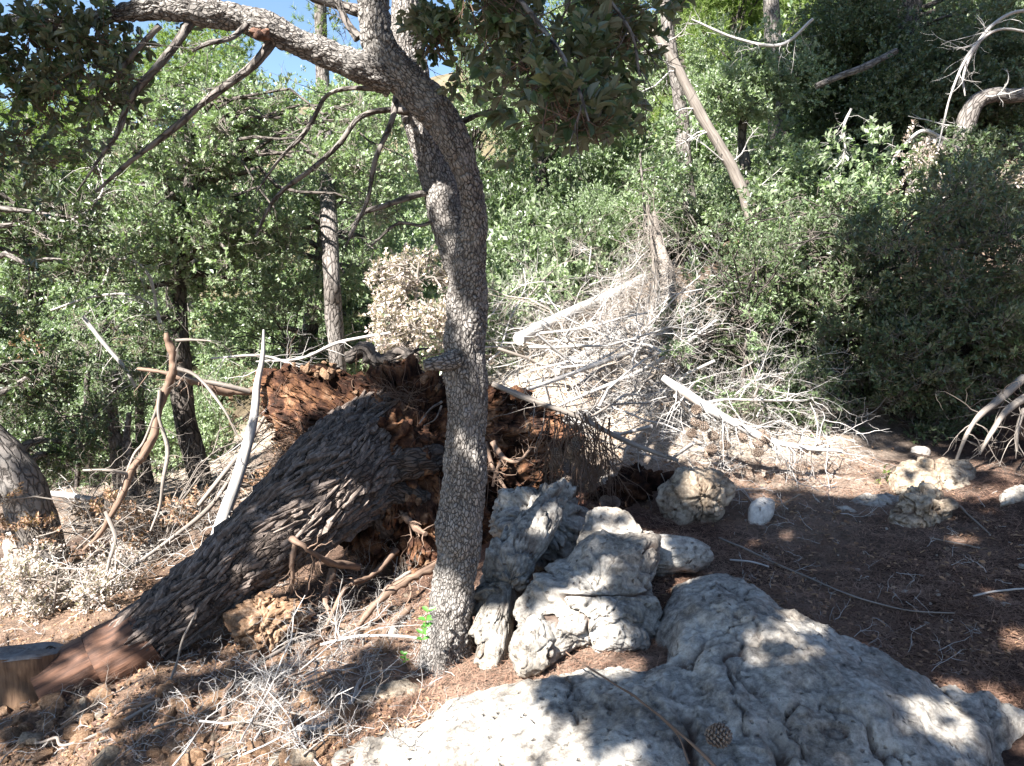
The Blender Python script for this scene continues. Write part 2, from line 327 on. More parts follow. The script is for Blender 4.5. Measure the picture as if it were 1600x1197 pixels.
def body(outline, nvec, Tf, Tb, nth=96, nph=40, power=1.0, lump=.05, lf=3, seed=0, fine=.01, ff=16, facet=0, facf=4, centre=None, want='disp'):
    """a closed lump round a closed 3-D outline, swelling Tf one way and Tb the other"""
    O = np.asarray(outline, float); O = spline(np.vstack([O, O[:1]]), nth+1)[:-1]; C = O.mean(0) if centre is None else np.asarray(centre, float); nvec = nrm(nvec)
    ph = np.linspace(-math.pi/2, math.pi/2, nph); c = np.cos(ph)**power; s = np.sin(ph)
    T = np.where(s > 0, Tf, Tb)
    V = C+(O-C)[None]*c[:, None, None]+nvec*(s*T)[:, None, None]; V = V.reshape(-1, 3)
    D = nrm(V-C)
    disp = lump*fbm(V*lf, 4, seed)+fine*fbm(V*ff, 3, seed+7)
    if facet:
        f1, f2, idv = worley(V*facf+.3*fbm(V*6, 2, 9)[:, None], seed); disp = disp+facet*(idv-.5)*np.clip((f2-f1)*4, 0, 1)-facet*.8*np.exp(-((f2-f1)/.08)**2)
    n1 = fbm(V*lf*.8+5, 3, seed+40); n2 = fbm(V*lf*2.2+9, 3, seed+41)
    dirt = np.clip(np.exp(-(n1/.04)**2)*1.1+.5*np.exp(-(n2/.05)**2)-.15, 0, .85) if facet else disp*0; disp = disp-facet*1.8*np.exp(-(n1/.03)**2)-facet*.8*np.exp(-(n2/.05)**2)+facet*.35*np.round(fbm(V*ff*.35, 3, seed+42)*2.2)
    V = V+D*disp[:, None]
    i = np.arange(nph-1)[:, None]*nth; j = np.arange(nth)[None]; k = (j+1) % nth
    return V, np.stack([i+j, i+k, i+nth+k, i+nth+j], 2).reshape(-1, 4), (dirt if want == 'dirt' else disp)
_ico = {}
def ico(sub):
    if sub not in _ico:
        import bmesh
        bm = bmesh.new(); bmesh.ops.create_icosphere(bm, subdivisions=sub, radius=1); bm.verts.ensure_lookup_table()
        _ico[sub] = (np.array([v.co[:] for v in bm.verts]), np.array([[v.index for v in f.verts] for f in bm.faces])); bm.free()
    return _ico[sub]
def stone_mesh(name, material, sub, seed, sx=1, sy=.8, sz=.6, rough=.35):
    v, f = ico(sub); r = np.random.default_rng(seed); v = v.copy()
    for _ in range(9):      # planes that knock faces off
        d = nrm(r.normal(size=3)); h = r.uniform(.55, .85); k = v@d; v = v-np.maximum(k-h*.85, 0)[:, None]*d
    v = v*(1+rough*.35*fbm(v*2+seed, 3, seed)[:, None]+rough*.12*fbm(v*7+seed, 2, seed)[:, None])*np.array([sx, sy, sz])
    b_ = Buf(); b_.add(v, f); return b_.mesh(name, material, sub > 2)

# leaves -----------------------------------------------------------
def leaves(buf, p, a, nn, l, wd, detail, var):
    a = nrm(a); s = nrm(np.cross(a, nn)); nn = np.cross(s, a); l = l[:, None]; wd = wd[:, None]
    if detail:
        fold = wd*.22; V = np.stack([p, p+a*l*.3+s*wd*.46+nn*fold, p+a*l*.72+s*wd*.36+nn*fold, p+a*l-nn*l*.08, p+a*l*.72-s*wd*.36+nn*fold, p+a*l*.3-s*wd*.46+nn*fold], 1)
        o = np.arange(len(p))[:, None, None]*6; F = (np.array([[0, 1, 2, 3], [0, 3, 4, 5]])[None]+o).reshape(-1, 4); k = 6
    else:
        V = np.stack([p, p+a*l*.5+s*wd*.5+nn*wd*.15, p+a*l, p+a*l*.5-s*wd*.5+nn*wd*.15], 1)
        o = np.arange(len(p))[:, None, None]*4; F = (np.array([[0, 1, 2], [0, 2, 3]])[None]+o).reshape(-1, 3); k = 4
    buf.add(V.reshape(-1, 3), F, np.repeat(var, k))
def sprigs(buf, c, d, nl, L, Wd, detail, r, spread=1.0, tw=.07, twig=None, vbias=0):
    """c, d: sprig roots and directions; nl leaves round each"""
    n = len(c); d = nrm(d); N = n*nl; t = np.tile(np.linspace(.15, 1, nl), n)*tw
    dd = np.repeat(d, nl, 0); p = np.repeat(c, nl, 0)+dd*t[:, None]
    q = r.normal(size=(N, 3)); q = nrm(q-dd*np.sum(q*dd, 1)[:, None])
    a = nrm(dd*.8+q*spread*r.uniform(.6, 1.3, (N, 1))); nn = nrm(r.normal(size=(N, 3))*.55+np.array([0, 0, .9])+dd*.3)
    sz = r.uniform(.6, 1.15, N); v = np.clip(np.repeat(r.uniform(0, 1, n), nl)*.5+r.uniform(0, .5, N)+vbias, 0, 1)
    leaves(buf, p, a, nn, L*sz, Wd*sz*r.uniform(.8, 1.15, N), detail, v)
    if twig is not None:
        e = c+d*tw; side = nrm(np.cross(d, nrm(r.normal(size=(n, 3)))))*.0022
        side2 = nrm(np.cross(d, side))*.0022; b0 = c-d*tw*1.2
        V = np.stack([b0+side, b0-side*.5+side2, b0-side*.5-side2, e], 1).reshape(-1, 3)
        o = np.arange(n)[:, None, None]*4; twig.add(V, (np.array([[0, 1, 3], [1, 2, 3], [2, 0, 3]])[None]+o).reshape(-1, 3), .5)
# gaps in the leaf canopy, each the path of a sun fleck down to a spot (px, py, d, radius)
FLECKS = [(560,98,3.0,.1),(585,60,3.05,.06),(655,150,3.4,.1),(665,200,3.4,.1),(742,650,3.12,.05),(722,505,3.12,.06),(690,1010,3.0,.16),(520,470,6.6,.3),(524,430,6.6,.2),(526,530,6.6,.2),(650,470,5.7,.4),(1140,480,5.9,.4),(1230,430,6.0,.4),(1130,580,6,.3),(1280,360,6.3,.35),(1190,360,6.6,.4),(1300,440,5.7,.2),(1240,540,5.8,.15),(700,290,3.4,.1),(706,335,3.35,.1),(690,240,3.4,.08),(716,380,3.3,.07),(560,100,3.05,.08),(500,72,3.0,.08),(440,52,3.0,.07),(100,40,2.95,.06),(30,36,3.0,.06),(733,545,3.12,.075),(725,590,3.12,.04),(745,735,3.12,.075),(735,470,3.12,.05),
          (700,930,3.08,.13),(695,990,3.05,.16),(690,960,3.1,.14),(600,1150,2.5,.16),(700,1140,2.4,.2),(880,1185,2.2,.12),(790,1100,2.5,.1),(800,1165,2.3,.15),(640,1190,2.3,.15),(740,1190,2.2,.15),(840,1120,2.45,.08),(960,1062,2.55,.08),(1245,962,2.85,.05),(900,1150,2.3,.07),(940,1110,2.4,.05),(1000,1180,2.2,.05),(1090,900,3.1,.04),(1160,1050,2.5,.05),(1120,1110,2.4,.04),(1200,1120,2.4,.05),(1380,980,3.0,.05),(1290,900,3.4,.06),(1420,900,3.4,.05),(1500,850,3.8,.06),(1250,1175,2.2,.04),
          (1222,1005,2.65,.07),(1250,984,2.75,.08),(1314,984,2.7,.06),(1286,1040,2.55,.07),(1326,1068,2.45,.05),(1366,1040,2.55,.06),(1405,1100,2.35,.055),(1479,1058,2.5,.08),(1461,1117,2.3,.08),(1475,1156,2.2,.08),(1307,1160,2.2,.055),(1412,1156,2.2,.05),(1560,1075,2.55,.05),
          (900,920,3.0,.08),(950,900,3.1,.07),(935,985,2.85,.07),(975,1000,2.85,.06),(1010,840,3.3,.06),(855,990,2.75,.05),(880,1060,2.6,.06),(1230,840,3.7,.08),(1180,855,3.6,.07),(1330,862,3.7,.06),(1550,930,3.2,.07),(1595,1000,2.9,.1),(1480,765,4.6,.12),
          (1400,765,4.7,.12),(1560,770,4.5,.12),(1440,730,4.9,.07),(1350,775,4.6,.1),(825,725,4.35,.2),(785,705,4.35,.14),(860,680,4.45,.16),(800,760,4.3,.1),(560,610,4.7,.12),(640,660,4.5,.1),(460,580,4.9,.22),(530,590,4.85,.16),(510,650,4.8,.12),(560,665,4.7,.1),(620,690,4.6,.07),(490,690,4.8,.09),(670,850,4.2,.09),(640,830,4.3,.07),
          (440,800,3.75,.09),(395,830,3.7,.07),(500,760,3.9,.08),(340,900,3.5,.05),(400,960,3.45,.14),(450,1120,2.8,.14),(300,1100,2.9,.1),(120,1170,2.7,.14),(200,1090,3,.08),(540,980,3.3,.12),(480,1060,3,.1),(1515,190,7.6,.3),(1560,150,7.6,.2),(830,770,3.8,.07),(830,810,3.8,.06),(1200,800,4.05,.07),(1100,780,4.2,.12),(60,830,4.7,.1),(40,760,4.7,.08)]
FC = np.array([W(a_[0], a_[1], a_[2]) for a_ in FLECKS]); FR = np.array([a_[3] for a_ in FLECKS])
def keep_flecks(p):
    v = p[:, None]-FC[None]; t = -(v@SUN); dist = np.linalg.norm(v+t[..., None]*SUN, axis=2)
    return ~((t > .12) & (dist < FR[None]+.03)).any(1)
def clump(buf, c, rad, n, L, Wd, r, nl=9, detail=False, twig=None, flat=.75, tw=.07, holes=.0, vb=0, down=0):
    m = max(3, n//9); u = nrm(r.normal(size=(m, 3))); rr = rad*r.uniform(.1, 1, m)**.5; sc0 = u*rr[:, None]*np.array([1, 1, flat])
    k = r.integers(0, m, n); p = sc0[k]+r.normal(size=(n, 3))*(.13*rad+.012)*np.array([1, 1, .75]); u = nrm(u[k]*.6+(p-sc0[k])/max(rad*.13, .02)*.4)
    k = fbm((p+c)*(2.2/max(rad, .25)), 2, 5) > holes-.35; k &= keep_flecks(p+c); u = u[k]; p = p[k]
    if not len(p): return
    sprigs(buf, c+p, u*.8+np.array([0, 0, .45-down])+r.normal(size=u.shape)*.35, nl, L, Wd, detail, r, twig=twig, tw=tw, vbias=vb)
def needles(buf, c, d, nn_, L, wd, r):
    n = len(c); N = n*nn_; dd = np.repeat(nrm(d), nn_, 0); q = r.normal(size=(N, 3)); a = nrm(dd*.7+nrm(q)*.8)
    p = np.repeat(c, nn_, 0)+dd*np.tile(np.linspace(0, .7, nn_), n)[:, None]*L; s = nrm(np.cross(a, r.normal(size=(N, 3))))*wd
    e = p+a*L*r.uniform(.6, 1.1, (N, 1)); V = np.stack([p-s, p+s, e], 1).reshape(-1, 3)
    buf.add(V, np.arange(N*3).reshape(-1, 3), np.repeat(np.clip(np.repeat(r.uniform(0, 1, n), nn_)*.6+r.uniform(0, .4, N), 0, 1), 3))
def limb(P0, P1, r, n=7, bend=.12, sag=0):
    P0 = np.asarray(P0, float); P1 = np.asarray(P1, float); L = np.linalg.norm(P1-P0); t = np.linspace(0, 1, n)[:, None]
    w_ = np.cumsum(r.normal(size=(n, 3)), 0); w_ = w_-w_[0]-(w_[-1]-w_[0])*t
    return P0+(P1-P0)*t+w_*bend*L/n**.5*.6+np.array([0, 0, sag])*L*(4*t*(1-t))
def deadwood(buf, P0, d, L, r0, depth, r, seg=5, nch=6, crook=.22, droop=0, var=.7, ang=.8, curl=0):
    n = 7; P = [np.asarray(P0, float)]; dd = nrm(d)
    for i in range(n-1):
        dd = nrm(dd+r.normal(size=3)*crook+np.array([0, 0, -droop])); P.append(P[-1]+dd*L/(n-1))
    P = np.array(P); tube(buf, P, np.linspace(r0, r0*.3, n), seg, var=np.clip(var+r.uniform(-.25, .25), 0, 1), cap=depth > 1)
    if depth <= 0: return
    for _ in range(nch):
        t = r.uniform(.15, 1); k = min(int(t*(n-1)), n-2); q = P[k]+(P[k+1]-P[k])*(t*(n-1)-k); dr = nrm(P[k+1]-P[k])
        s = nrm(np.cross(dr, r.normal(size=3))); deadwood(buf, q, dr*(1-ang*.5)+s*ang, L*r.uniform(.3, .55)*(1.1-t*.5), max(r0*(1-.7*t)*.5, .0012), depth-1, r, 3 if depth < 2 else 4, max(2, nch-2), crook*1.2, droop, var, ang)
print('helpers ready')
#@@TERRAIN
# ------------------------------------------------------------------ ground
def warp(lo, hi, c0, c1, n, nd_):
    """dense spacing between c0 and c1, growing steps outside"""
    core = np.linspace(c0, c1, n); st = core[1]-core[0]; o = []; x = c1; s = st
    while x < hi: s *= 1.09; x += s; o.append(x)
    q = []; x = c0; s = st
    while x > lo: s *= 1.09; x -= s; q.append(x)
    return np.concatenate([q[::-1], core, o])
gx = warp(-75, 75, -3.4, 3.4, 220, 0); gy = warp(-40, 110, 1.6, 7.0, 160, 0)
X, Y = np.meshgrid(gx, gy); nx, ny = len(gx), len(gy); Z = G(X, Y)
V = np.stack([X.ravel(), Y.ravel(), Z], 1); i = np.arange(ny-1)[:, None]*nx; j = np.arange(nx-1)[None]
F = np.stack([i+j, i+j+1, i+nx+j+1, i+nx+j], 2).reshape(-1, 4)
buf = Buf(); buf.add(V, F); ground = buf.obj('ground', M['floor']); tag(ground, kind='structure')
# the kind of ground: clay on the slope below the fallen pine, pale dry debris behind, needle litter elsewhere
base = np.array([.062, .04, .032]); clay = np.array([.19, .135, .1]); pale = np.array([.42, .37, .31]); leafy = np.array([.11, .1, .06])
def gauss(x0, y0, sx, sy): return np.exp(-((V[:, 0]-x0)/sx)**2-((V[:, 1]-y0)/sy)**2)
nz = fbm(V*1.3, 3, 12)*.35
wc = np.clip(1.3*gauss(-1.3, 3.1, 1.3, 1.1)+.9*gauss(-2.5, 4.5, 1.3, 1.2)+nz, 0, 1)[:, None]
wp = np.clip(1.5*gauss(1.2, 6.6, 1.5, 1.7)+.6*gauss(-.5, 7, 1, 1)+.8*gauss(-3.5, 8.5, 1.7, 2.2)+nz, 0, 1)[:, None]
wf = np.clip((V[:, 1:2]-8)/6, 0, 1)
cc = base*(1-wf)+leafy*wf; cc = cc*(1-wc)+clay*wc; cc = cc*(1-wp)+pale*wp
wr = np.clip(gauss(.25, 4.3, .6, .5)+nz*.5, 0, 1)[:, None]; cc = cc*(1-wr)+np.array([.17, .075, .05])*wr
ca = ground.data.attributes.new('ground_colour', 'FLOAT_COLOR', 'POINT'); ca.data.foreach_set('color', np.hstack([cc, np.ones((len(cc), 1))]).astype(np.float32).ravel())
print('ground', len(V))

# ------------------------------------------------------------------ the rocks
def seg_dist(x, y, pl):
    d = np.full(len(x), 9.); 
    for (x0, y0), (x1, y1) in zip(pl[:-1], pl[1:]):
        L2 = (x1-x0)**2+(y1-y0)**2+1e-9; t = np.clip(((x-x0)*(x1-x0)+(y-y0)*(y1-y0))/L2, 0, 1)
        d = np.minimum(d, np.hypot(x-x0-t*(x1-x0), y-y0-t*(y1-y0)))
    return d
def inside(x, y, pl):
    c = np.zeros(len(x), bool)
    for (x0, y0), (x1, y1) in zip(pl, pl[1:]+pl[:1]):
        k = ((y0 > y) != (y1 > y)) & (x < (x1-x0)*(y-y0)/(y1-y0+1e-12)+x0); c ^= k
    return c
SL = [(470,1230,-.12),(520,1180,-.08),(560,1125,-.03),(600,1100,-.02),(660,1100,.0),(740,1072,.02),(790,1052,.04),(830,1040,.04),(900,1048,.06),(1000,1048,.1),(1040,1030,.13),
      (1032,960,.18),(1045,895,.23),(1090,882,.25),(1140,884,.25),(1195,908,.24),(1235,948,.21),(1290,968,.19),(1335,985,.17),(1400,1022,.13),(1470,1042,.11),(1540,1056,.09),
      (1590,1085,.04),(1560,1118,.02),(1545,1160,.02),(1550,1215,.02)]
SLw = [WZ(*p) for p in SL]
poly = [(p[0], p[1]) for p in SLw]+[(1.3, 1.3), (-.5, 1.3)]
ctl = SLw+[WZ(*p) for p in [(1250,1080,.2),(950,1110,.13),(1150,960,.26),(1120,1040,.2),(800,1150,.08),(1200,1190,.15),(1400,1110,.13),(1450,1190,.08),(700,1190,.02),(950,1190,.12),(860,1080,.1)]]
ctl = np.array(ctl); hs = rbf(ctl[:, :2], ctl[:, 2])
st = .0088; xs = np.arange(-1.15, 2.1, st); ys = np.arange(1.25, 3.75, st); X, Y = np.meshgrid(xs, ys); x, y = X.ravel(), Y.ravel()
q = np.stack([x, y, x*0], 1); sd = seg_dist(x, y, poly+poly[:1])*np.where(inside(x, y, poly), 1, -1)+.035*fbm(q*5, 3, 2)+.008*fbm(q*22, 2, 8)
z = hs(x, y); z = z+.04*fbm(q*2.2, 4, 21)+.007*fbm(q*13, 3, 6)+.004*fbm(q*50, 2, 4)
f1, f2, idv = worley(q*4.2+.25*fbm(q*5, 3, 3)[:, None], 9); z += .022*(idv-.5)*np.clip((f2-f1)*6, 0, 1)
f1, f2, idv = worley(q*15+.3*fbm(q*9, 2, 3)[:, None], 19); z -= np.where(idv > .72, .02, .004)*np.clip(1-f1/.42, 0, 1)**.6
zc = z.copy()
for pix, dep, wd in [([(1030,1040),(1100,1033),(1145,1030),(1180,1040)], .05, .014), ([(1125,1060),(1150,1085),(1190,1105)], .04, .012), ([(880,1050),(900,1075),(960,1100),(1010,1110)], .025, .012),
                     ([(1070,1125),(1080,1180),(1085,1240)], .06, .02), ([(1215,1145),(1222,1200)], .05, .02), ([(1350,1130),(1390,1170)], .05, .018), ([(640,1120),(700,1135),(760,1180)], .02, .01), ([(1030,1075),(1050,1100),(1090,1110)], .035, .02)]:
    pl = [tuple(WZ(a_, b_, .15)[:2]) for a_, b_ in pix]; z -= dep*np.exp(-(seg_dist(x+.012*fbm(q*25, 2, 1), y, pl)/wd)**2)
z -= .028*np.exp(-(fbm(q*2.1+3, 4, 61)/.022)**2)+.012*np.exp(-(fbm(q*5.3+3, 3, 62)/.05)**2); z += .007*np.round(fbm(q*3.4, 4, 64)*3)/1.5
dirt = np.clip(.9*np.exp(-(fbm(q*2.1+3, 4, 61)/.02)**2)+.5*np.exp(-(fbm(q*5.3+3, 3, 62)/.035)**2)+(zc-z)*22-.55, 0, .85)
z = np.where(sd > 0, z-.05*np.exp(-np.maximum(sd, 0)/.04), z-.05+2.2*sd-.02)
k_ = sd > -.3; idx = -np.ones(len(x), int); idx[k_] = np.arange(k_.sum())
i = np.arange(len(ys)-1)[:, None]*len(xs); j = np.arange(len(xs)-1)[None]; F = idx[np.stack([i+j, i+j+1, i+len(xs)+j+1, i+len(xs)+j], 2).reshape(-1, 4)]; F = F[(F >= 0).all(1)]
V = np.stack([x, y, z], 1)[k_]; V[:, :2] += (.012*np.stack([fbm(V*14, 2, 3), fbm(V*14, 2, 4)], 1))
buf = Buf(); buf.add(V, F, dirt[k_]); tag(buf.obj('rock_slab', M['rock']), 'broad pale limestone slab filling the bottom right of the picture', 'rock', 'limestone outcrop round the oak foot')
SLpix = [(p[0], p[1]) for p in SL]+[(1560,1500),(450,1500)]
def surf(px, py, d):
    """the visible surface near (px, py): slab, litter on the right, or simply depth d"""
    if inside(np.array([float(px)]), np.array([float(py)]), SLpix)[0]:
        for D in np.linspace(1.9, 3.6, 60):
            p = W(px, py, D)
            if p[2] <= hs([p[0]], [p[1]])[0]: return p
    if (px > 1130 and py > 740) or (px < 560 and py > 1000): return onground(px, py)[0][0]
    return W(px, py, d)
FC[:] = [surf(a_[0], a_[1], a_[2]) for a_ in FLECKS]
def pixrock(name, pts, ddepth, nvec, Tf, Tb, label, mt='rock', group=None, **k):
    """pts: (px, py) outline; depth runs from ddepth[0] at the lowest to ddepth[1] at the highest point"""
    lo = max(p[1] for p in pts); hi = min(p[1] for p in pts)
    if group is None and lo > 0:
        hp, ok_ = onground([sum(p[0] for p in pts)/len(pts)], [lo-4]); dd_ = float(hp[0][1])-ddepth[0]+.04; ddepth = (ddepth[0]+dd_, ddepth[1]+dd_) if ok_[0] and abs(dd_) < 1.5 else ddepth
    O = [W(p[0], p[1], ddepth[0]+(ddepth[1]-ddepth[0])*(lo-p[1])/(lo-hi)) for p in pts]
    V, F, dp = body(O, nvec, Tf, Tb, want='dirt', **k); b_ = Buf(); b_.add(V, F, dp); return tag(b_.obj(name, M[mt]), label, 'rock', group)
GR = 'limestone outcrop round the oak foot'
pixrock('boulder', [(800,1050),(797,1000),(803,950),(818,915),(850,893),(890,866),(935,842),(985,830),(1022,838),(1030,865),(1024,905),(1030,945),(1022,990),(1000,1030),(950,1048),(900,1040),(850,1048)], (2.82, 3.38), (0, -.75, .65), .17, .4,
        'rounded grey limestone boulder with sunlit patches right of the oak foot', group=GR, nth=260, nph=150, power=.75, lump=.07, lf=3.2, fine=.014, ff=17, facet=.022, facf=5, seed=4)
pixrock('boulder', [(806,1060),(798,1010),(812,980),(838,965),(862,990),(870,1020),(850,1048),(825,1062)], (2.72, 2.92), (0, -.7, .7), .07, .15, 'small wedge of limestone at the lower left corner of the rounded boulder', group=GR, nth=90, nph=50, lump=.03, facet=.012, facf=9, seed=14)
pixrock('rock', [(742,1035),(738,985),(745,930),(765,900),(780,850),(815,800),(850,785),(868,815),(850,860),(826,895),(806,935),(798,980),(790,1010),(770,1035)], (3.0, 3.6), (-.1, -.9, .3), .12, .3,
        'narrow upright limestone fin wedged between the oak trunk and the rounded boulder', group=GR, nth=180, nph=90, power=.8, lump=.06, lf=5, fine=.02, ff=18, facet=.03, facf=6, seed=8)
pixrock('rock', [(775,830),(782,790),(800,762),(840,748),(880,755),(905,785),(915,830),(890,868),(840,870),(800,862)], (3.75, 4.05), (0, -.9, .4), .16, .3,
        'pitted limestone knob just right of the oak trunk under hanging cones', group=GR, nth=160, nph=90, power=.8, lump=.07, lf=5, fine=.025, ff=16, facet=.04, facf=6, seed=9)
pixrock('rock', [(900,875),(905,835),(930,800),(965,795),(1000,820),(1040,835),(1100,850),(1105,875),(1040,890)], (3.4, 3.7), (0, -.6, .8), .06, .25,
        'flat limestone ledge behind the rounded boulder', group=GR, nth=120, nph=60, lump=.04, lf=5, facet=.02, facf=7, seed=10)
pixrock('rock', [(1045,800),(1040,765),(1070,742),(1120,738),(1140,760),(1130,800),(1100,822),(1065,820)], (4.3, 4.45), (0, -.9, .4), .16, .25, 'pale lichened rock in the litter below the broken branch', 'rock_warm', nth=120, nph=60, lump=.05, lf=5, facet=.03, facf=6, seed=12)
pixrock('rock', [(1170,822),(1172,790),(1190,778),(1210,785),(1205,810),(1185,830)], (4.1, 4.2), (0, -.8, .6), .05, .08, 'small smooth white stone standing upright in the pine litter', 'stone', nth=60, nph=30, lump=.01, fine=.004, seed=13)
pixrock('rock', [(1395,770),(1390,735),(1420,718),(1470,715),(1520,722),(1530,750),(1490,775),(1430,782)], (4.8, 5.1), (0, -.5, .85), .08, .2, 'wide low limestone outcrop breaking the litter at the shrub edge', 'rock_warm', nth=140, nph=60, lump=.05, lf=4, fine=.01, facet=.03, facf=3, seed=15)
pixrock('rock', [(1405,815),(1410,785),(1440,762),(1475,765),(1495,790),(1480,820),(1440,832)], (4.2, 4.4), (0, -.7, .7), .08, .15, 'rough pitted yellowish rock in front of the low outcrop', 'rock_warm', nth=120, nph=60, lump=.06, lf=6, fine=.02, facet=.03, facf=7, seed=16)
pixrock('rock', [(1330,792),(1335,778),(1370,772),(1410,778),(1412,790),(1370,798)], (4.45, 4.6), (0, -.4, .9), .04, .1, 'thin flat stone strip left of the rough yellowish rock', nth=80, nph=40, lump=.02, facet=.015, facf=8, seed=17)
pixrock('rock', [(1420,715),(1425,700),(1445,696),(1455,706),(1448,718)], (5.1, 5.15), (0, -.8, .6), .04, .06, 'small white stone perched above the low outcrop', 'stone', nth=50, nph=30, lump=.01, seed=18)
pixrock('rock', [(1300,808),(1305,792),(1325,788),(1342,800),(1330,812)], (4.3, 4.4), (0, -.7, .7), .04, .06, 'small grey stone between the yellow leaf and the flat strip', nth=50, nph=30, lump=.02, seed=19)
pixrock('rock', [(1565,790),(1568,765),(1600,752),(1660,760),(1650,795)], (4.5, 4.7), (0, -.6, .8), .07, .15, 'pale rock cut by the right edge of the picture', nth=80, nph=40, lump=.04, facet=.02, facf=7, seed=20)
pixrock('rock', [(560,1105),(562,1085),(600,1070),(640,1065),(655,1080),(640,1098),(600,1110)], (2.75, 2.95), (0, -.5, .85), .04, .1, 'low mossy stone at the left tip of the limestone slab', 'rock_warm', nth=80, nph=40, lump=.03, facet=.015, facf=8, seed=22)
pixrock('rock', [(940,770),(935,745),(950,735),(972,742),(970,768)], (4.6, 4.7), (0, -.8, .6), .05, .1, 'angular white stone beside the dark clump of earth', 'stone', nth=50, nph=30, lump=.02, facet=.02, facf=9, seed=23)
pixrock('rock', [(600,1005),(598,985),(610,975),(622,985),(618,1005)], (3.35, 3.4), (0, -.8, .6), .03, .05, 'egg shaped white stone left of the oak foot', 'stone', nth=40, nph=24, lump=.006, seed=24)
pixrock('rock', [(170,880),(180,850),(215,838),(250,850),(255,880),(210,892)], (5.6, 5.8), (0, -.8, .6), .1, .2, 'pale boulder half buried behind the dead twigs on the left', 'stone', nth=70, nph=36, lump=.04, facet=.03, facf=5, seed=25)
pixrock('rock', [(5,880),(10,840),(35,825),(62,840),(60,880),(30,890)], (5.2, 5.3), (0, -.8, .6), .1, .2, 'pale stone leaning on the leaning oak trunk at the left edge', 'stone', nth=60, nph=30, lump=.04, facet=.03, facf=5, seed=26)
V, F, dp = body([W(*p) for p in [(935,790,4.5),(945,755,4.6),(975,735,4.65),(1020,735,4.65),(1045,755,4.6),(1040,785,4.5),(1000,800,4.4),(960,800,4.4)]], (0, -.8, .6), .12, .2, nth=110, nph=60, lump=.09, lf=9, fine=.03, ff=26, seed=27)
buf = Buf(); buf.add(V, F, .1); tag(buf.obj('earth_clod', M['soil']), 'dark crumbly lump of rooty earth behind the flat ledge', 'earth clod')
for pts, dd, lb in [([(362,1010),(360,975),(385,945),(430,938),(475,945),(490,965),(450,985),(425,1015),(390,1020)], (3.5, 3.7), 'big ochre clay lump propped under the fallen log'),
                    ([(372,965),(375,945),(410,935),(450,933),(455,950),(420,965)], (3.65, 3.75), 'flat ochre clay cap on top of the big clay lump')]:
    lo = max(p[1] for p in pts); hi = min(p[1] for p in pts)
    V, F, dp = body([W(p[0], p[1], dd[0]+(dd[1]-dd[0])*(lo-p[1])/(lo-hi)) for p in pts], (0, -.8, .5), .1, .15, nth=120, nph=60, lump=.05, lf=8, fine=.02, ff=24, facet=.03, facf=9, seed=31+len(pts))
    buf = Buf(); buf.add(V, F, 0); tag(buf.obj('clay_lump', M['clod']), lb, 'clay lump')
print('rocks')
#@@OAK
# ------------------------------------------------------------------ the holm oak in the middle
D0 = 3.2
base_ = W(705, 1040, D0)
oak = thing('holm_oak_tree', base_, 'slender holm oak with cracked grey bark curving up the middle of the picture', 'tree')
buf = Buf()
tr = [(695,1085,150,3.2),(698,1045,112,3.2),(700,1000,88,3.2),(704,960,78,3.2),(709,910,72,3.2),(716,850,68,3.21),(722,780,67,3.22),(727,700,64,3.22),(729,620,63,3.22),(728,540,62,3.22),(729,480,62,3.21),(732,440,58,3.2),
      (737,390,46,3.17),(741,345,41,3.14),(736,300,39,3.12),(722,255,44,3.1),(704,212,50,3.1),(680,175,53,3.1),(648,140,53,3.1),(615,105,50,3.1),(594,70,47,3.1),(586,30,43,3.1),(580,-70,42,3.12),(560,-170,40,3.2),(560,-300,36,3.3),(590,-450,28,3.4)]
P, r = polyline(tr, 520); tube(buf, P, r, 132, lump=.1, lumpf=7, crack=((24, 24, 8), .007), seed=2)
rf = [(736,500,40,3.22),(726,440,46,3.24),(712,395,50,3.28),(698,345,54,3.33),(688,300,55,3.38),(674,240,56,3.43),(660,190,56,3.47),(648,150,54,3.5),(638,90,50,3.55),(640,20,48,3.6),(655,-80,44,3.7),(690,-220,38,3.9),(760,-380,28,4.1)]
P2, r2 = polyline(rf, 260); tube(buf, P2, r2, 100, lump=.08, lumpf=6, crack=((24, 24, 8), .007), seed=5)
lf = [(615,130,50,3.1),(580,112,56,3.08),(545,98,50,3.06),(500,80,43,3.04),(455,62,42,3.02),(415,45,46,3.0),(380,32,42,3.0),(330,20,42,2.98),(280,12,40,2.96),(230,12,34,2.95),(170,25,27,2.95),(110,38,26,2.96),(60,36,28,2.97),(0,38,26,3.0),(-80,40,22,3.0),(-200,20,18,3.1)]
r3s = .86; P3, r3 = polyline(lf, 260); r3 = r3*r3s; tube(buf, P3, r3, 72, lump=.16, lumpf=9, crack=((30, 30, 8), .007), seed=7)
buf.obj('trunk', M['oak_bark'], oak)
buf = Buf(); tube(buf, *polyline([(712,560,30,3.13),(695,566,26,3.1),(675,568,20,3.07),(662,570,17,3.06)], 40), 40, lump=.1, crack=((50, 50, 30), .004), seed=3)
buf.obj('branch_stub', M['oak_bark'], oak)
V, F, dp = body([W(p[0], p[1], 2.93) for p in [(390,50),(396,42),(408,40),(420,48),(423,58),(410,60),(398,58)]], (0, -1, 0), .02, .05, nth=50, nph=26, lump=.02, lf=20, fine=.008, ff=60, seed=5)
buf = Buf(); buf.add(V, F, .9); tag(buf.obj('broken_knot', M['bare_wood'], oak), 'torn orange brown knot on the big limb')
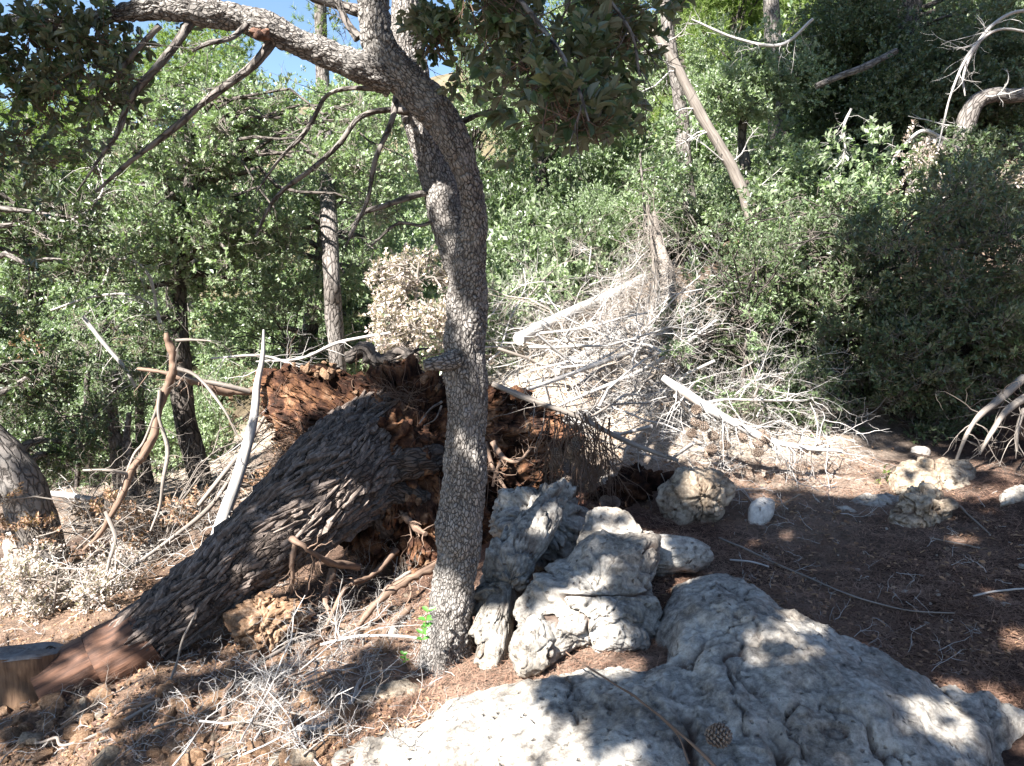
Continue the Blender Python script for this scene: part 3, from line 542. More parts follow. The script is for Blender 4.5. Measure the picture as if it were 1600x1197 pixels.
BR = [[(300,30,14,2.97),(285,55,13,2.95),(250,100,12,2.9),(215,140,10,2.9),(195,175,8,2.9),(180,215,7,2.9),(160,240,5,2.9)], [(195,175,6,2.9),(190,200,5,2.9),(165,235,4,2.9),(120,300,3,2.9)],
      [(432,48,16,3.02),(418,75,14,3.0),(392,105,12,3.0),(345,140,12,3.0),(312,165,9,3.0),(285,190,11,3.0),(240,225,9,3.0),(200,255,7,3.0),(150,300,4,3.0)],
      [(250,40,9,2.95),(225,65,8,2.95),(200,95,7,2.95),(165,140,5,2.95),(120,180,3,2.95)], [(600,140,8,3.15),(545,138,7,3.2),(510,150,6,3.2),(490,185,7,3.2),(470,215,7,3.2),(440,245,5,3.2),(400,300,3,3.2)],
      [(640,175,11,3.4),(600,172,9,3.4),(560,185,8,3.4),(530,225,8,3.4),(490,262,8,3.4),(445,295,7,3.4),(420,325,6,3.4),(400,370,4,3.4)],
      [(620,150,12,3.3),(612,190,9,3.25),(590,240,8,3.2),(582,270,7,3.2),(575,310,6,3.2),(560,345,5,3.2),(540,385,4,3.2)],
      [(670,300,12,3.35),(640,308,10,3.3),(600,322,9,3.3),(565,335,7,3.3),(545,370,5,3.3)], [(690,335,7,3.3),(660,352,6,3.3),(620,350,5,3.3),(580,385,3,3.3)],
      [(385,40,10,2.95),(360,60,8,2.9),(325,68,7,2.85),(300,80,4,2.85)], [(655,150,11,3.15),(648,115,9,3.1),(655,95,7,3.1),(690,60,5,3.0)], [(470,-30,16,3.2),(490,-5,16,3.2),(530,8,14,3.2),(570,20,18,3.15)],
      [(560,60,16,3.1),(545,40,12,3.1),(535,20,10,3.1),(515,-20,8,3.1)], [(722,190,11,3.2),(745,180,8,3.1),(770,170,6,3.0),(800,120,5,2.7),(860,60,4,2.3),(900,-20,3,2.2)], [(590,-60,18,3.1),(680,-80,12,2.8),(780,-30,9,2.4),(860,60,7,2.1),(900,130,5,1.95),(920,190,3,1.9)],
      [(780,-30,8,2.4),(900,-40,7,2.3),(980,40,5,2.2),(1000,120,4,2.2)], [(690,628,4,3.15),(672,640,3,3.08),(655,662,2,3.03)], [(690,634,3,3.12),(680,655,2,3.08),(662,665,1.5,3.05)]]
for pl in BR:
    b_ = Buf(); ptube(b_, pl, 30, 9, lump=.12, lumpf=18, seed=len(pl))
    r_ = np.random.default_rng(int(abs(pl[0][0])+pl[-1][1]))
    if pl[0][2] > 6:
        PP, rr = polyline(pl, 20)
        for _ in range(9):
            k = r_.integers(6, 19); deadwood(b_, PP[k], nrm(PP[k]-PP[k-1])+r_.normal(size=3)*.6, r_.uniform(.12, .35), .0022, 1, r_, 3, 3)
    b_.obj('branch', M['bark_grey'], oak)
r_ = np.random.default_rng(11); lv = Buf(); tw = Buf()
def pclumps(lv, tw, L, r_, dens=1.0, leaf=(.042, .024), nl=9, detail=False, **k):
    for px, py, d, rp in L:
        rad = rp*d/F_PX; n = int(dens*(rad**2)*950)+6
        clump(lv, W(px, py, d), rad, n, leaf[0], leaf[1], r_, nl=nl, detail=detail, twig=tw, **k)
# near leaves hanging in at the top centre, and the limb's own leaves top left
pclumps(lv, tw, [(760,30,2.6,70),(840,20,2.4,75),(930,30,2.4,75),(820,100,2.4,60),(900,110,2.2,70),(960,90,2.4,60),(880,180,2.0,55),(940,190,2.0,50),(840,175,2.2,40),(1000,40,2.6,60),(990,215,2.1,16),(770,130,2.8,45),(700,20,2.9,55),(655,60,3.0,40),(720,90,2.9,45),(800,60,2.6,60),(960,140,2.3,50),(880,60,2.3,60),(760,-20,2.6,60),(690,60,2.9,40),(740,140,2.9,35),(790,30,2.5,70),(850,80,2.3,70),(920,60,2.4,70),(960,20,2.4,60),(830,140,2.2,55),(900,160,2.1,55),(720,30,2.8,50)], r_, 1.5, (.048, .03), 8, True)
pclumps(lv, tw, [(30,120,3.0,75),(90,80,3.0,60),(150,95,3.0,55),(210,75,3.0,45),(20,190,3.1,50),(110,20,2.9,50),(30,10,2.9,60),(90,160,3.0,40),(260,60,3.0,35),(10,250,3.0,30),(170,165,3.0,30),(250,0,2.9,40),(20,330,3.0,40),(60,130,3.0,50),(120,60,2.95,50),(180,120,3.0,40),(60,60,2.9,60),(130,130,2.9,50),(40,200,3.0,45),(190,40,2.9,50),(330,-10,2.9,50)], r_, 1.2, (.045, .027), 8, True)
pclumps(lv, tw, [(120,210,3.0,28),(160,260,3.0,30),(80,240,3.0,26),(40,420,3.1,40),(200,120,2.9,25),(470,110,3.1,22),(530,200,3.2,20),(420,20,3.0,24),(500,40,3.1,30),(560,20,3.2,30)], r_, .8, (.04, .023), 7, True)
tw.obj('twigs', M['brown_twig'], oak)['kind'] = 'stuff'; lv.obj('crown', M['oak_leaf'], oak, False)['kind'] = 'stuff'
print('oak')
#@@FALLEN
# ------------------------------------------------------------------ the uprooted pine
pine = thing('fallen_pine', W(300, 1000, 3.7), 'uprooted pine trunk with flaking dark bark and its upturned root plate behind the oak', 'fallen tree')
AX = [(62,1085,3.25,.165),(150,1036,3.4,.17),(225,994,3.5,.162),(300,937,3.65,.172),(360,888,3.8,.195),(420,842,3.95,.238),(475,795,4.12,.29),(530,748,4.38,.35),(600,702,4.8,.42),(650,672,5.2,.5)]
A = np.array([np.append(W(a_, b_, d_), q_) for a_, b_, d_, q_ in AX]); S = spline(A, 400); AP, AR = S[:, :3], S[:, 3]
LL = np.concatenate([[0], np.cumsum(np.linalg.norm(np.diff(AP, axis=0), axis=1))]); T_, N_, B_ = frames(AP)
i0 = int(np.argmin(abs(AP[:, 0]-W(225, 985, 3.52)[0]))); i00 = int(np.argmin(abs(AP[:, 0]-W(150, 1028, 3.4)[0])))
bf = Buf(); tube(bf, AP[i0:], AR[i0:]*.93, 72, lump=.06, lumpf=4, crack=((16, 16, 7), .012), seed=3, var=.3); bf.obj('trunk', M['log_bark'], pine)
bf = Buf(); tube(bf, AP[i00:i0+6:1], AR[i00:i0+6]*.97, 72, lump=.1, lumpf=6, seed=4, var=.55); bf.obj('bare_wood', M['bare_wood'], pine)
bf = Buf(); tube(bf, AP[:i00:1], AR[:i00]*.86, 72, lump=.1, lumpf=6, seed=6, var=.75); tag(bf.obj('cut_end', M['bare_wood'], pine), 'sawn reddish butt beyond the notch')
# bark plates
def plate_mesh(seed):
    r_ = np.random.default_rng(seed); n = 9; a_ = np.sort(r_.uniform(0, 2*math.pi, n)); rr = r_.uniform(.7, 1.05, n)
    o = np.stack([rr*np.cos(a_), rr*np.sin(a_)], 1); top = np.hstack([o*.82, np.full((n, 1), 1.)+r_.uniform(-.3, .3, (n, 1))]); bot = np.hstack([o, np.zeros((n, 1))-.4])
    v = np.vstack([top, bot, [[0, 0, 1.25]]]); b_ = Buf(); f = [[k, (k+1) % n, n+(k+1) % n] for k in range(n)]+[[k, n+(k+1) % n, n+k] for k in range(n)]+[[(k+1) % n, k, 2*n] for k in range(n)]
    v = v*np.array([.07, .014, .011]); b_.add(v, np.array(f)[:, ::-1], r_.uniform(.2, 1)); return b_
PM = [plate_mesh(s_) for s_ in range(10)]; PMm = [p.mesh('bark_plate', M['plate'], False) for p in PM]
r_ = np.random.default_rng(5); cand = []
s_ = LL[i0]-.05
while s_ < LL[-1]-.1:
    k = int(np.searchsorted(LL, s_)); R = AR[k]; nr = int(2*math.pi*R/.034)
    for q in range(nr):
        th = 2*math.pi*(q+r_.uniform(-.3, .3)+.5*(int(s_*100) % 2))/nr; sj = s_+r_.uniform(-.04, .04)
        if r_.uniform() < .1 or (sj < LL[i0]+.03 and vnoise(np.array([[th*1.5, sj*20, 1.]]), 5)[0] < (.6-(sj-LL[i0]+.05)*8)): continue
        kk = min(int(np.searchsorted(LL, sj)), 398)
        D = N_[kk]*math.cos(th)+B_[kk]*math.sin(th); p = AP[kk]+D*AR[kk]*(.93+.015*math.sin(9*th)); tw_ = r_.uniform(-.2, .2)+.35*float(vnoise(np.array([[th*1.2, sj*5, 3.]]), 9)[0])
        ax = nrm(-T_[kk]*math.cos(tw_)+np.cross(D, T_[kk])*math.sin(tw_)); ax = nrm(ax-D*r_.uniform(-.15, .42)); nn = nrm(D-ax*np.dot(D, ax)); sc_ = np.array([r_.uniform(.45, 1.9), r_.uniform(.6, 1.7), r_.uniform(.5, 1.9)])*(1+.5*(AR[kk]-.25))
        face = np.dot(D, nrm(EYE-p)); cand.append((face/np.linalg.norm(EYE-p), p, ax, nn, sc_, int(r_.integers(10))))
    s_ += .062
cand.sort(key=lambda c: -c[0]); rest = Buf()
from mathutils import Matrix
for q, (f_, p, ax, nn, sc_, mi) in enumerate(cand):
    Rm = np.stack([ax, np.cross(nn, ax), nn], 1)
    if q < 290:
        o = bpy.data.objects.new('bark_plate', PMm[mi]); COL.objects.link(o)
        mw = Matrix([[*(Rm[a_]*sc_), p[a_]] for a_ in range(3)]+[[0, 0, 0, 1]]); o.parent = pine; o.matrix_parent_inverse = pine.matrix_world.inverted(); o.matrix_basis = mw
    elif f_ > -.12:
        v = PM[mi].v[0]*sc_; rest.add(v@Rm.T+p, PM[mi].f3[0], float(r_.uniform(.1, .9)))
rest.obj('bark_flakes', M['plate'], pine, False)['kind'] = 'stuff'
# root plate
OP = [(418,640,5.0),(422,600,5.05),(440,575,5.05),(480,572,5.0),(530,580,4.95),(580,588,4.9),(640,595,4.8),(700,602,4.75),(770,615,4.7),(830,636,4.65),(872,660,4.6),(885,700,4.6),(875,745,4.5),(850,790,4.45),(810,830,4.4),(750,870,4.35),(690,890,4.4),(620,890,4.5),(560,860,4.6),(530,800,4.75),(505,745,4.8),(480,700,4.85),(445,672,4.95)]
V, F, dp = body([W(*p) for p in OP], (-.5, -.8, -.1), .26, .35, nth=340, nph=180, power=.68, lump=.1, lf=3.6, fine=.05, ff=13, facet=.08, facf=8, seed=33)
V += .02*np.stack([fbm(V*30, 2, 1), fbm(V*30, 2, 2), fbm(V*30, 2, 3)], 1)
topd = np.clip((V[:, 2]-W(600, 640, 5)[2])/.22, 0, 1)
humus_hollows = np.clip(.75-.8*topd+1.1*dp/.11*.35+.25*fbm(V*5, 3, 44)+.25*(V[:, 0] < W(470, 600, 5.3)[0]), .05, 1)  # humus darkens the top rim; hollows are darker too
bf = Buf(); bf.add(V, F, humus_hollows); bf.obj('root_plate', M['soil'], pine)
r_ = np.random.default_rng(15); cs = V[(V[:, 1] < 5.3)]
FM = [stone_mesh('clod', M['clod'], 2, 700+q, 1, .8, .7, .6) for q in range(5)]
for q in range(90):
    p = cs[r_.integers(len(cs))]; place('clod', FM[q % 5], p, r_.uniform(0, 6, 3), r_.uniform(.012, .05), pine)
for q in range(16): place('clod', FM[q % 5], W(r_.uniform(425, 540), r_.uniform(566, 590), r_.uniform(4.75, 4.95)), r_.uniform(0, 6, 3), r_.uniform(.02, .055), pine)
RT = [[(455,842,11,3.75),(470,850,9,3.7),(490,865,9,3.75),(520,880,11,3.9),(560,885,13,4.1)], [(462,850,9,3.73),(455,880,8,3.72),(458,900,8,3.75),(455,925,6,3.8)],
      [(400,610,14,5.3),(350,612,12,5.2),(315,600,11,5.1),(290,592,10,5.0),(262,583,8,5.0),(215,576,5,5.0)], [(600,790,14,4.5),(625,800,12,4.35),(650,825,10,4.2),(665,835,8,4.1)], [(625,640,7,4.75),(632,680,6,4.6),(628,710,5,4.6),(640,770,4,4.55)],
      [(770,690,9,4.35),(785,715,8,4.3),(810,720,6,4.25),(830,700,4,4.3)], [(785,715,6,4.3),(775,740,5,4.3),(770,760,4,4.3)], [(545,560,20,5.1),(570,545,22,5.0),(585,560,24,5.0),(620,575,26,5.0),(660,590,18,5.0)], [(600,560,16,5.05),(625,548,14,5.0),(640,560,16,4.95)],
      [(500,850,6,4.0),(490,880,5,3.95),(478,930,4,3.9)], [(520,890,12,4.0),(508,930,10,3.9),(515,960,8,3.8)], [(690,880,14,4.1),(640,905,14,3.9),(590,940,12,3.75),(550,990,10,3.6),(515,1010,6,3.5)], [(620,860,10,4.3),(580,900,9,4.1),(540,920,8,3.9),(500,1000,5,3.6)]]
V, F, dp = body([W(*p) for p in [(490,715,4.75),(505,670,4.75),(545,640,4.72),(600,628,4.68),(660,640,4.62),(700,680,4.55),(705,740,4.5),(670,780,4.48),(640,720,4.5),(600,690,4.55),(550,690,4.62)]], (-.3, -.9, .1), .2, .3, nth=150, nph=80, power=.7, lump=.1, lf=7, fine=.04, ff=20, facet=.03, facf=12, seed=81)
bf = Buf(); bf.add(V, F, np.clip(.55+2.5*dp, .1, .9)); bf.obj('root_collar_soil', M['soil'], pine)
for q, (e_, wd_) in enumerate([((705,720,4.6),60),((690,800,4.5),60),((615,850,4.5),55)]):
    P_ = spline(np.array([W(505,785,4.22), W(555+(e_[0]-560)*.3, 735+(e_[1]-720)*.3, 4.36), W(560+(e_[0]-560)*.75, 720+(e_[1]-720)*.8, 4.42), W(*e_)+np.array([.03, .16, 0])]), 40)
    b_ = Buf(); tube(b_, P_, np.linspace(1, 0, 40)**.8*wd_*1.15*4.4/F_PX/2+.018, 40, lump=.4, lumpf=8, crack=((34, 34, 10), .009), seed=60+q, var=.4); b_.obj('buttress_root', M['log_bark'], pine)
for pl in RT:
    b_ = Buf(); ptube(b_, pl, 44, 10, lump=.4, lumpf=22, seed=len(pl)+3)
    PP, rr = polyline(pl, 12)
    for _ in range(9):
        k = r_.integers(3, 11); deadwood(b_, PP[k], nrm(PP[k]-PP[k-1])+r_.normal(size=3)*.8, r_.uniform(.08, .25), rr[k]*.35, 1, r_, 4, 2, .35)
    b_.obj('root', M['root_wood'] if pl[0][1] != 560 else M['bark_dark'], pine)
b_ = Buf()
for q in range(600):
    p = cs[r_.integers(len(cs))]; deadwood(b_, p, np.array([-.3, -.6, -.4])+r_.normal(size=3)*.7, r_.uniform(.06, .35), r_.uniform(.0009, .003), 0 if q % 3 else 1, r_, 3, 2, .35, .08, var=.4)
rim = V[(V[:, 2] > W(500, 600, 4.9)[2]-.05) & (V[:, 1] < 5.2)]; lft = V[(V[:, 0] < W(500, 640, 4.9)[0]) & (V[:, 1] < 5.2)]
for q in range(430):
    src = rim if q % 2 else lft; p = src[r_.integers(len(src))]; deadwood(b_, p, np.array([-.6, -.3, -.35 if q % 3 else .2])+r_.normal(size=3)*.55, r_.uniform(.08, .4), r_.uniform(.0015, .006)*(1 if q % 6 == 0 else .5), 1, r_, 4, 2, .4, .1, var=.3)
b_.obj('rootlets', M['brown_twig'], pine)['kind'] = 'stuff'
# sawn stump at the left edge
sp = W(48, 1050, 3.3); stump = thing('tree_stump', (sp[0], sp[1], g1(sp[0], sp[1])), 'sawn grey topped stump with bare brown sides at the left edge', 'stump')
tp = W(40, 1016, 3.32); R0 = .172; bf = Buf()
PP = np.array([[tp[0]-.01, tp[1], tp[2]-.34], [tp[0], tp[1], tp[2]-.2], [tp[0], tp[1], tp[2]-.08], [tp[0], tp[1], tp[2]-.008]]); tube(bf, spline(PP, 30), np.interp(np.linspace(0, 1, 30), [0, .5, 1], [R0*1.1, R0*.96, R0]), 80, lump=.06, lumpf=7, seed=9, var=.8, cap=False); bf.v[0][:, 2] -= (bf.v[0][:, 1]-tp[1])*.3; bf.obj('stump_wood', M['stump_side'], stump)
bf = Buf(); a_ = np.linspace(0, 2*math.pi, 80, endpoint=False); rings = np.linspace(0, 1, 18)
tilt = np.array([0, .0, 0]); Vt = []
for k, q in enumerate(rings):
    rr = R0*q*(1+.05*fbm(np.stack([np.cos(a_)*2, np.sin(a_)*2, a_*0], 1), 2, 4)); Vt.append(np.stack([tp[0]+rr*np.cos(a_), tp[1]+rr*np.sin(a_), tp[2]+.004*(-1)**k+.003*np.sin(5*a_)-(.012 if q == 1 else 0)], 1))
Vt = np.concatenate(Vt); Vt[:, 2] -= (Vt[:, 1]-tp[1])*.3; i = np.arange(17)[:, None]*80; j = np.arange(80)[None]; k2 = (j+1) % 80; bf.add(Vt, np.stack([i+j, i+80+j, i+80+k2, i+k2], 2).reshape(-1, 4), .8); bf.obj('cut_face', M['grey_cut'], stump)
tk = W(82, 1035, 3.35); V, F, dp = body([tk+np.array(v) for v in [(-.05, 0, .05), (.05, 0, .07), (.06, 0, -.05), (.04, 0, -.2), (-.05, 0, -.2)]], (0, -1, 0), .03, .1, nth=50, nph=30, lump=.02, lf=12, seed=6)
bf = Buf(); bf.add(V, F, .4); bf.obj('bark_slab', M['log_bark'], stump)
print('fallen pine', len(cand))
#@@TREES
# ------------------------------------------------------------------ other trees and shrubs
def tree(name, label, cat, trunk, clumps, leafm='oak_leaf', barkm='bark_grey', seed=1, dens=1.0, leaf=(.04, .022), nl=9, detail=False, seg=20, kind='leaf', limbs=True, group=None, ltop=None, **k):
    r_ = np.random.default_rng(seed); root = thing(name, W(trunk[0][0], trunk[0][1], trunk[0][3]), label, cat, group)
    tb = Buf(); P, r = polyline(trunk, 60); d = trunk[0][3]
    tube(tb, P, r, seg, lump=.1, lumpf=5, seed=seed); tb.obj('trunk', M[barkm], root)
    lv = Buf(); tw = Buf(); lb = Buf()
    for px, py, dd, rp in clumps:
        c = W(px, py, dd); rad = rp*dd/F_PX
        if limbs:
            below = np.where(P[:, 2] < c[2]+.1)[0]; kk = below[np.argmin(np.linalg.norm(P[below]-c, axis=1))] if len(below) else 0
            q = limb(P[kk], c, r_, 8, .15, .08); tube(lb, q, np.linspace(min(r[kk]*.45, .04), .006, 8), 6, cap=False)
            for _ in range(3 if dd < 7 else 2): deadwood(lb, q[r_.integers(3, 8)], r_.normal(size=3)+np.array([0, 0, .4]), rad*.9, .004, 1, r_, 3, 2)
        if kind == 'leaf': clump(lv, c, rad, int(dens*rad**2*1900)+6, leaf[0], leaf[1], r_, nl=nl, detail=detail, twig=tw if dd < 7 else None, **k)
        else:
            n_ = int(dens*rad**2*260)+8; u = nrm(r_.normal(size=(n_, 3))); p = c+u*rad*r_.uniform(.2, 1, (n_, 1))**.5*np.array([1, 1, .7])
            needles(lv, p, u+np.array([0, 0, .6]), 26, leaf[0], leaf[1], r_)
    if lb.n: lb.obj('limbs', M[barkm], root)['kind'] = 'stuff'
    if tw.n: tw.obj('twigs', M['grey_twig'], root)['kind'] = 'stuff'
    if lv.n: lv.obj('crown', M[leafm], root, False)['kind'] = 'stuff'
    return root
def scatter(x0, x1, y0, y1, d0, d1, n, r0, r1, seed):
    r_ = np.random.default_rng(seed); return [(r_.uniform(x0, x1), r_.uniform(y0, y1), r_.uniform(d0, d1), r_.uniform(r0, r1)) for _ in range(n)]
# left: bushy oaks in the sun
tree('holm_oak_tree', 'bushy holm oak on a leaning dark trunk seen left of the upright broken branch', 'tree', [(318,770,34,7.0),(300,700,34,7.0),(285,630,34,7.0),(280,560,34,7.0),(275,450,30,7.1),(290,330,24,7.1),(310,220,14,7.1)],
     scatter(200, 440, 110, 230, 6.3, 7.6, 12, 40, 60, 1)+scatter(180, 450, 220, 400, 6.2, 7.6, 18, 40, 62, 2)+scatter(240, 420, 380, 500, 6.5, 7.6, 7, 32, 48, 3)+scatter(190, 640, 150, 330, 5.8, 6.6, 20, 26, 44, 201)+scatter(150, 440, 300, 500, 5.8, 6.6, 16, 26, 42, 202), 'grey_leaf', 'bark_dark', 21, 1.0, (.045, .026), holes=.1)
tree('leafy_shrub', 'shaded dense shrub low behind the reddish broken branch', 'shrub', [(120,760,8,6.4),(125,690,6,6.4),(130,640,4,6.4)], scatter(0, 235, 560, 730, 5.8, 6.9, 22, 28, 44, 261), 'oak_leaf', 'bark_dark', 262, 1.1, (.038, .02), holes=-.1)
tree('leafy_shrub', 'green shrub filling the gap above the root plate', 'shrub', [(440,640,8,7.2),(445,600,6,7.2),(450,540,4,7.2)], scatter(330, 610, 470, 590, 6.9, 7.8, 18, 26, 40, 263), 'oak_leaf_fresh', 'bark_dark', 264, 1.0, (.036, .018), holes=0)
tree('holm_oak_tree', 'dark holm oak with a thick mottled trunk leaning at the left edge', 'tree', [(75,880,62,4.9),(55,820,66,4.9),(35,760,64,4.9),(10,715,60,4.9),(-30,680,58,4.9),(-90,600,50,4.9),(-120,450,40,4.9),(-100,250,30,4.8)],
     scatter(-30, 130, 230, 420, 4.6, 5.6, 11, 40, 62, 4)+scatter(-30, 100, 420, 600, 4.8, 5.8, 7, 42, 60, 5)+scatter(10, 160, 560, 720, 5.4, 6.0, 6, 34, 48, 15), 'oak_leaf', 'bark_grey', 22, .9, (.042, .025), detail=True, seg=32, holes=.15)
tree('holm_oak_tree', 'sunlit holm oak filling the gap between the left trees and the oak trunk', 'tree', [(470,640,26,8.2),(480,540,26,8.2),(500,430,24,8.2),(510,300,18,8.2),(500,200,12,8.2)],
     scatter(400, 620, 150, 330, 7.2, 8.8, 19, 36, 56, 6)+scatter(380, 640, 320, 470, 7.0, 8.4, 15, 32, 50, 7)+scatter(350,560,440,520,7.4,8.4,5,26,36,27), 'grey_leaf', 'bark_grey', 23, .95, (.045, .026), holes=.15)
tree('leafy_shrub', 'low fine leaved green shrub below the left oaks', 'shrub', [(150,680,10,6.6),(150,600,7,6.6),(155,540,4,6.6)], scatter(120, 260, 480, 620, 6.2, 7.2, 8, 32, 48, 8)+scatter(30, 200, 600, 740, 5.9, 6.8, 8, 34, 50, 9), 'oak_leaf_fresh', 'bark_dark', 24, .8, (.03, .014), holes=.2)
tree('pine_tree', 'pale barked pine trunk standing sunlit left of the big oak', 'tree', [(532,620,26,6.7),(526,540,26,6.7),(521,480,27,6.7),(518,420,26,6.7),(512,300,24,7.5),(505,150,20,9.5),(500,0,16,9.5),(495,-150,10,9.5)], [(500,40,9.6,40),(470,60,9.6,35),(530,90,9.6,30),(560,-60,9.6,70),(440,-80,9.6,70)], 'pine_needle', 'bark_grey', 25, .7, (.09, .003), kind='needle')
tree('leafy_shrub', 'small green shrub at the foot of the pale pine trunk', 'shrub', [(560,640,6,8.0),(562,600,5,8.0),(560,550,4,8.0)], scatter(540, 590, 490, 580, 7.8, 8.2, 5, 28, 36, 10), 'oak_leaf_fresh', 'bark_grey', 26, .8, (.03, .015))
for q, (px, py, d, h_) in enumerate([(190,760,6.2,120),(232,775,6.6,130),(212,780,5.8,90),(150,760,7.2,140)]):
    lb_ = ['short broken trunk with pale bark left of the reddish broken branch', 'thin dark trunk just behind the reddish broken branch', 'stubby grey sapling in the twigs at lower left', 'thin leaning sapling among the left shrubs'][q]
    tree('young_tree', lb_, 'tree', [(px,py,26-3*q,d),(px-8,py-h_*.5,22-3*q,d),(px-14,py-h_,16-2*q,d),(px-10,py-h_*1.5,8,d)], [], 'oak_leaf', 'bark_grey' if q in (0, 2) else 'bark_dark', 40+q)
# pines and the wooded hillside behind
tree('pine_tree', 'pale green pine crown against the sky at upper left', 'tree', [(60,500,26,15),(55,350,22,15),(50,230,14,15),(45,170,8,15)], scatter(0, 110, 150, 300, 14, 16, 14, 30, 45, 12), 'pine_needle', 'bark_grey', 31, 1.1, (.11, .006), kind='needle')
tree('pine_tree', 'feathery pine rising behind the sunlit oaks at upper left centre', 'tree', [(300,500,26,15),(295,300,22,15),(290,150,14,15),(285,60,8,15)], scatter(170, 390, 45, 170, 14, 16, 24, 30, 48, 13), 'pine_needle', 'bark_grey', 32, 1.1, (.11, .006), kind='needle')
tree('pine_tree', 'feathery pine crown at the top right of centre', 'tree', [(1150,300,24,17),(1150,150,20,17),(1150,50,12,17),(1150,0,8,17)], scatter(1080, 1230, -20, 90, 16, 18, 16, 30, 46, 14), 'pine_needle', 'bark_grey', 33, 1.1, (.12, .007), kind='needle')
# centre distance
tree('leafy_shrub', 'rounded grey green shrub on the slope right of the oak trunk', 'shrub', [(920,480,8,10),(915,430,7,10),(910,380,5,10)], scatter(850, 985, 320, 440, 9.5, 10.6, 16, 28, 46, 16), 'grey_leaf', 'bark_grey', 34, 1.1, (.032, .016))
tree('holm_oak_tree', 'hazy holm oak on the slope behind the rounded grey green shrub', 'tree', [(860,440,22,12),(850,330,20,12),(840,200,14,12),(845,120,8,12)], scatter(770, 990, 90, 330, 11, 13.5, 26, 36, 56, 17), 'grey_leaf', 'bark_dark', 35, .9, (.05, .028), holes=.1)
tree('leafy_shrub', 'bright green young shrub by the grey dead pine', 'shrub', [(1010,360,5,7.5),(1005,300,4,7.5),(1000,240,3,7.5)], scatter(990, 1060, 180, 330, 7, 8, 9, 20, 30, 18), 'oak_leaf_fresh', 'bark_grey', 36, .7, (.045, .028), nl=7)
tree('dead_pine', 'grey dead pine standing upright left of the leaning dead tree', 'dead tree', [(1085,400,20,9.5),(1078,320,20,9.5),(1068,230,22,9.5),(1062,160,20,9.5),(1045,60,18,9.5),(1035,-40,12,9.5)], [], barkm='bark_grey', seed=37)
lt = thing('leaning_dead_tree', W(1175, 350, 8.2), 'bare dead tree leaning left across the upper right', 'dead tree')
b_ = Buf(); ptube(b_, [(1178,358,20,8.2),(1165,310,18,8.2),(1140,255,17,8.2),(1110,205,15,8.2),(1090,170,16,8.2),(1060,110,14,8.2),(1035,70,13,8.2),(1010,40,9,8.2),(970,60,5,8.2)], 50, 12, lump=.12, lumpf=9, seed=4); b_.obj('trunk', M['grey_twig'], lt)
b_ = Buf(); r_ = np.random.default_rng(3)
for (a_, c_) in [((1035,70),(960,90)),((1060,110),(1000,100)),((1060,110),(985,140)),((1090,170),(1040,160)),((1110,205),(1060,190)),((1140,255),(1050,240)),((1140,255),(1190,200)),((1010,40),(940,70)),((1165,310),(1230,270)),((1035,70),(1100,20)),((1110,205),(1040,230))]:
    p = W(*a_, 8.2); q = W(*c_, 8.0); deadwood(b_, p, q-p, np.linalg.norm(q-p), .011, 2, r_, 5, 5, .2)
b_.obj('twigs', M['dead_wood'], lt)['kind'] = 'stuff'
tree('holm_oak_tree', 'small rounded holm oak with sunlit leaves at upper right of centre', 'tree', [(1180,330,16,9),(1165,260,15,9),(1160,200,13,9),(1180,140,10,9)], scatter(1110, 1290, 60, 170, 8.3, 9.5, 16, 34, 50, 19)+scatter(1120, 1200, 130, 190, 8.5, 9.2, 4, 26, 34, 20), 'grey_leaf', 'bark_dark', 38, 1.0, (.045, .025))
tree('pine_tree', 'straight purplish pine trunk in the shade right of the leaning dead tree', 'tree', [(1228,320,34,11),(1222,250,32,11),(1215,190,28,11),(1212,120,26,11),(1205,0,22,11),(1200,-100,16,11)], [], barkm='bark_grey', seed=39)
tree('holm_oak_tree', 'large dark holm oak with heavy shaded crown at the top right', 'tree', [(1390,300,60,10.5),(1395,230,54,10.5),(1390,150,50,10.5),(1410,60,46,10.5),(1420,-40,40,10.5),(1420,-200,30,10.5)],
     scatter(1250, 1430, -10, 150, 9.4, 11, 22, 44, 70, 22)+scatter(1400, 1620, -10, 220, 8.2, 10, 26, 46, 74, 23)+scatter(1250, 1400, 140, 260, 10.5, 11.6, 10, 34, 50, 24), 'oak_leaf', 'bark_dark', 41, .8, (.045, .026), holes=.05)
bt = thing('bent_tree', W(1515, 230, 7.8), 'stout pale trunk bent over sharply to the right above the big shrub', 'tree')
b_ = Buf(); ptube(b_, [(1500,270,26,7.8),(1506,215,28,7.8),(1513,182,27,7.8),(1528,158,25,7.8),(1555,148,22,7.8),(1585,150,20,7.8),(1640,140,24,7.8)], 60, 28, lump=.1, lumpf=5, seed=8); b_.obj('trunk', M['bark_grey'], bt)
b_ = Buf(); r_ = np.random.default_rng(31)
for (a_, c_) in [((1560,148),(1600,120)),((1540,150),(1585,175)),((1508,200),(1440,190))]: p = W(*a_, 7.7); q = W(*c_, 7.5); deadwood(b_, p, q-p, np.linalg.norm(q-p), .01, 2, r_, 5, 5)
b_.obj('twigs', M['dead_wood'], bt)['kind'] = 'stuff'
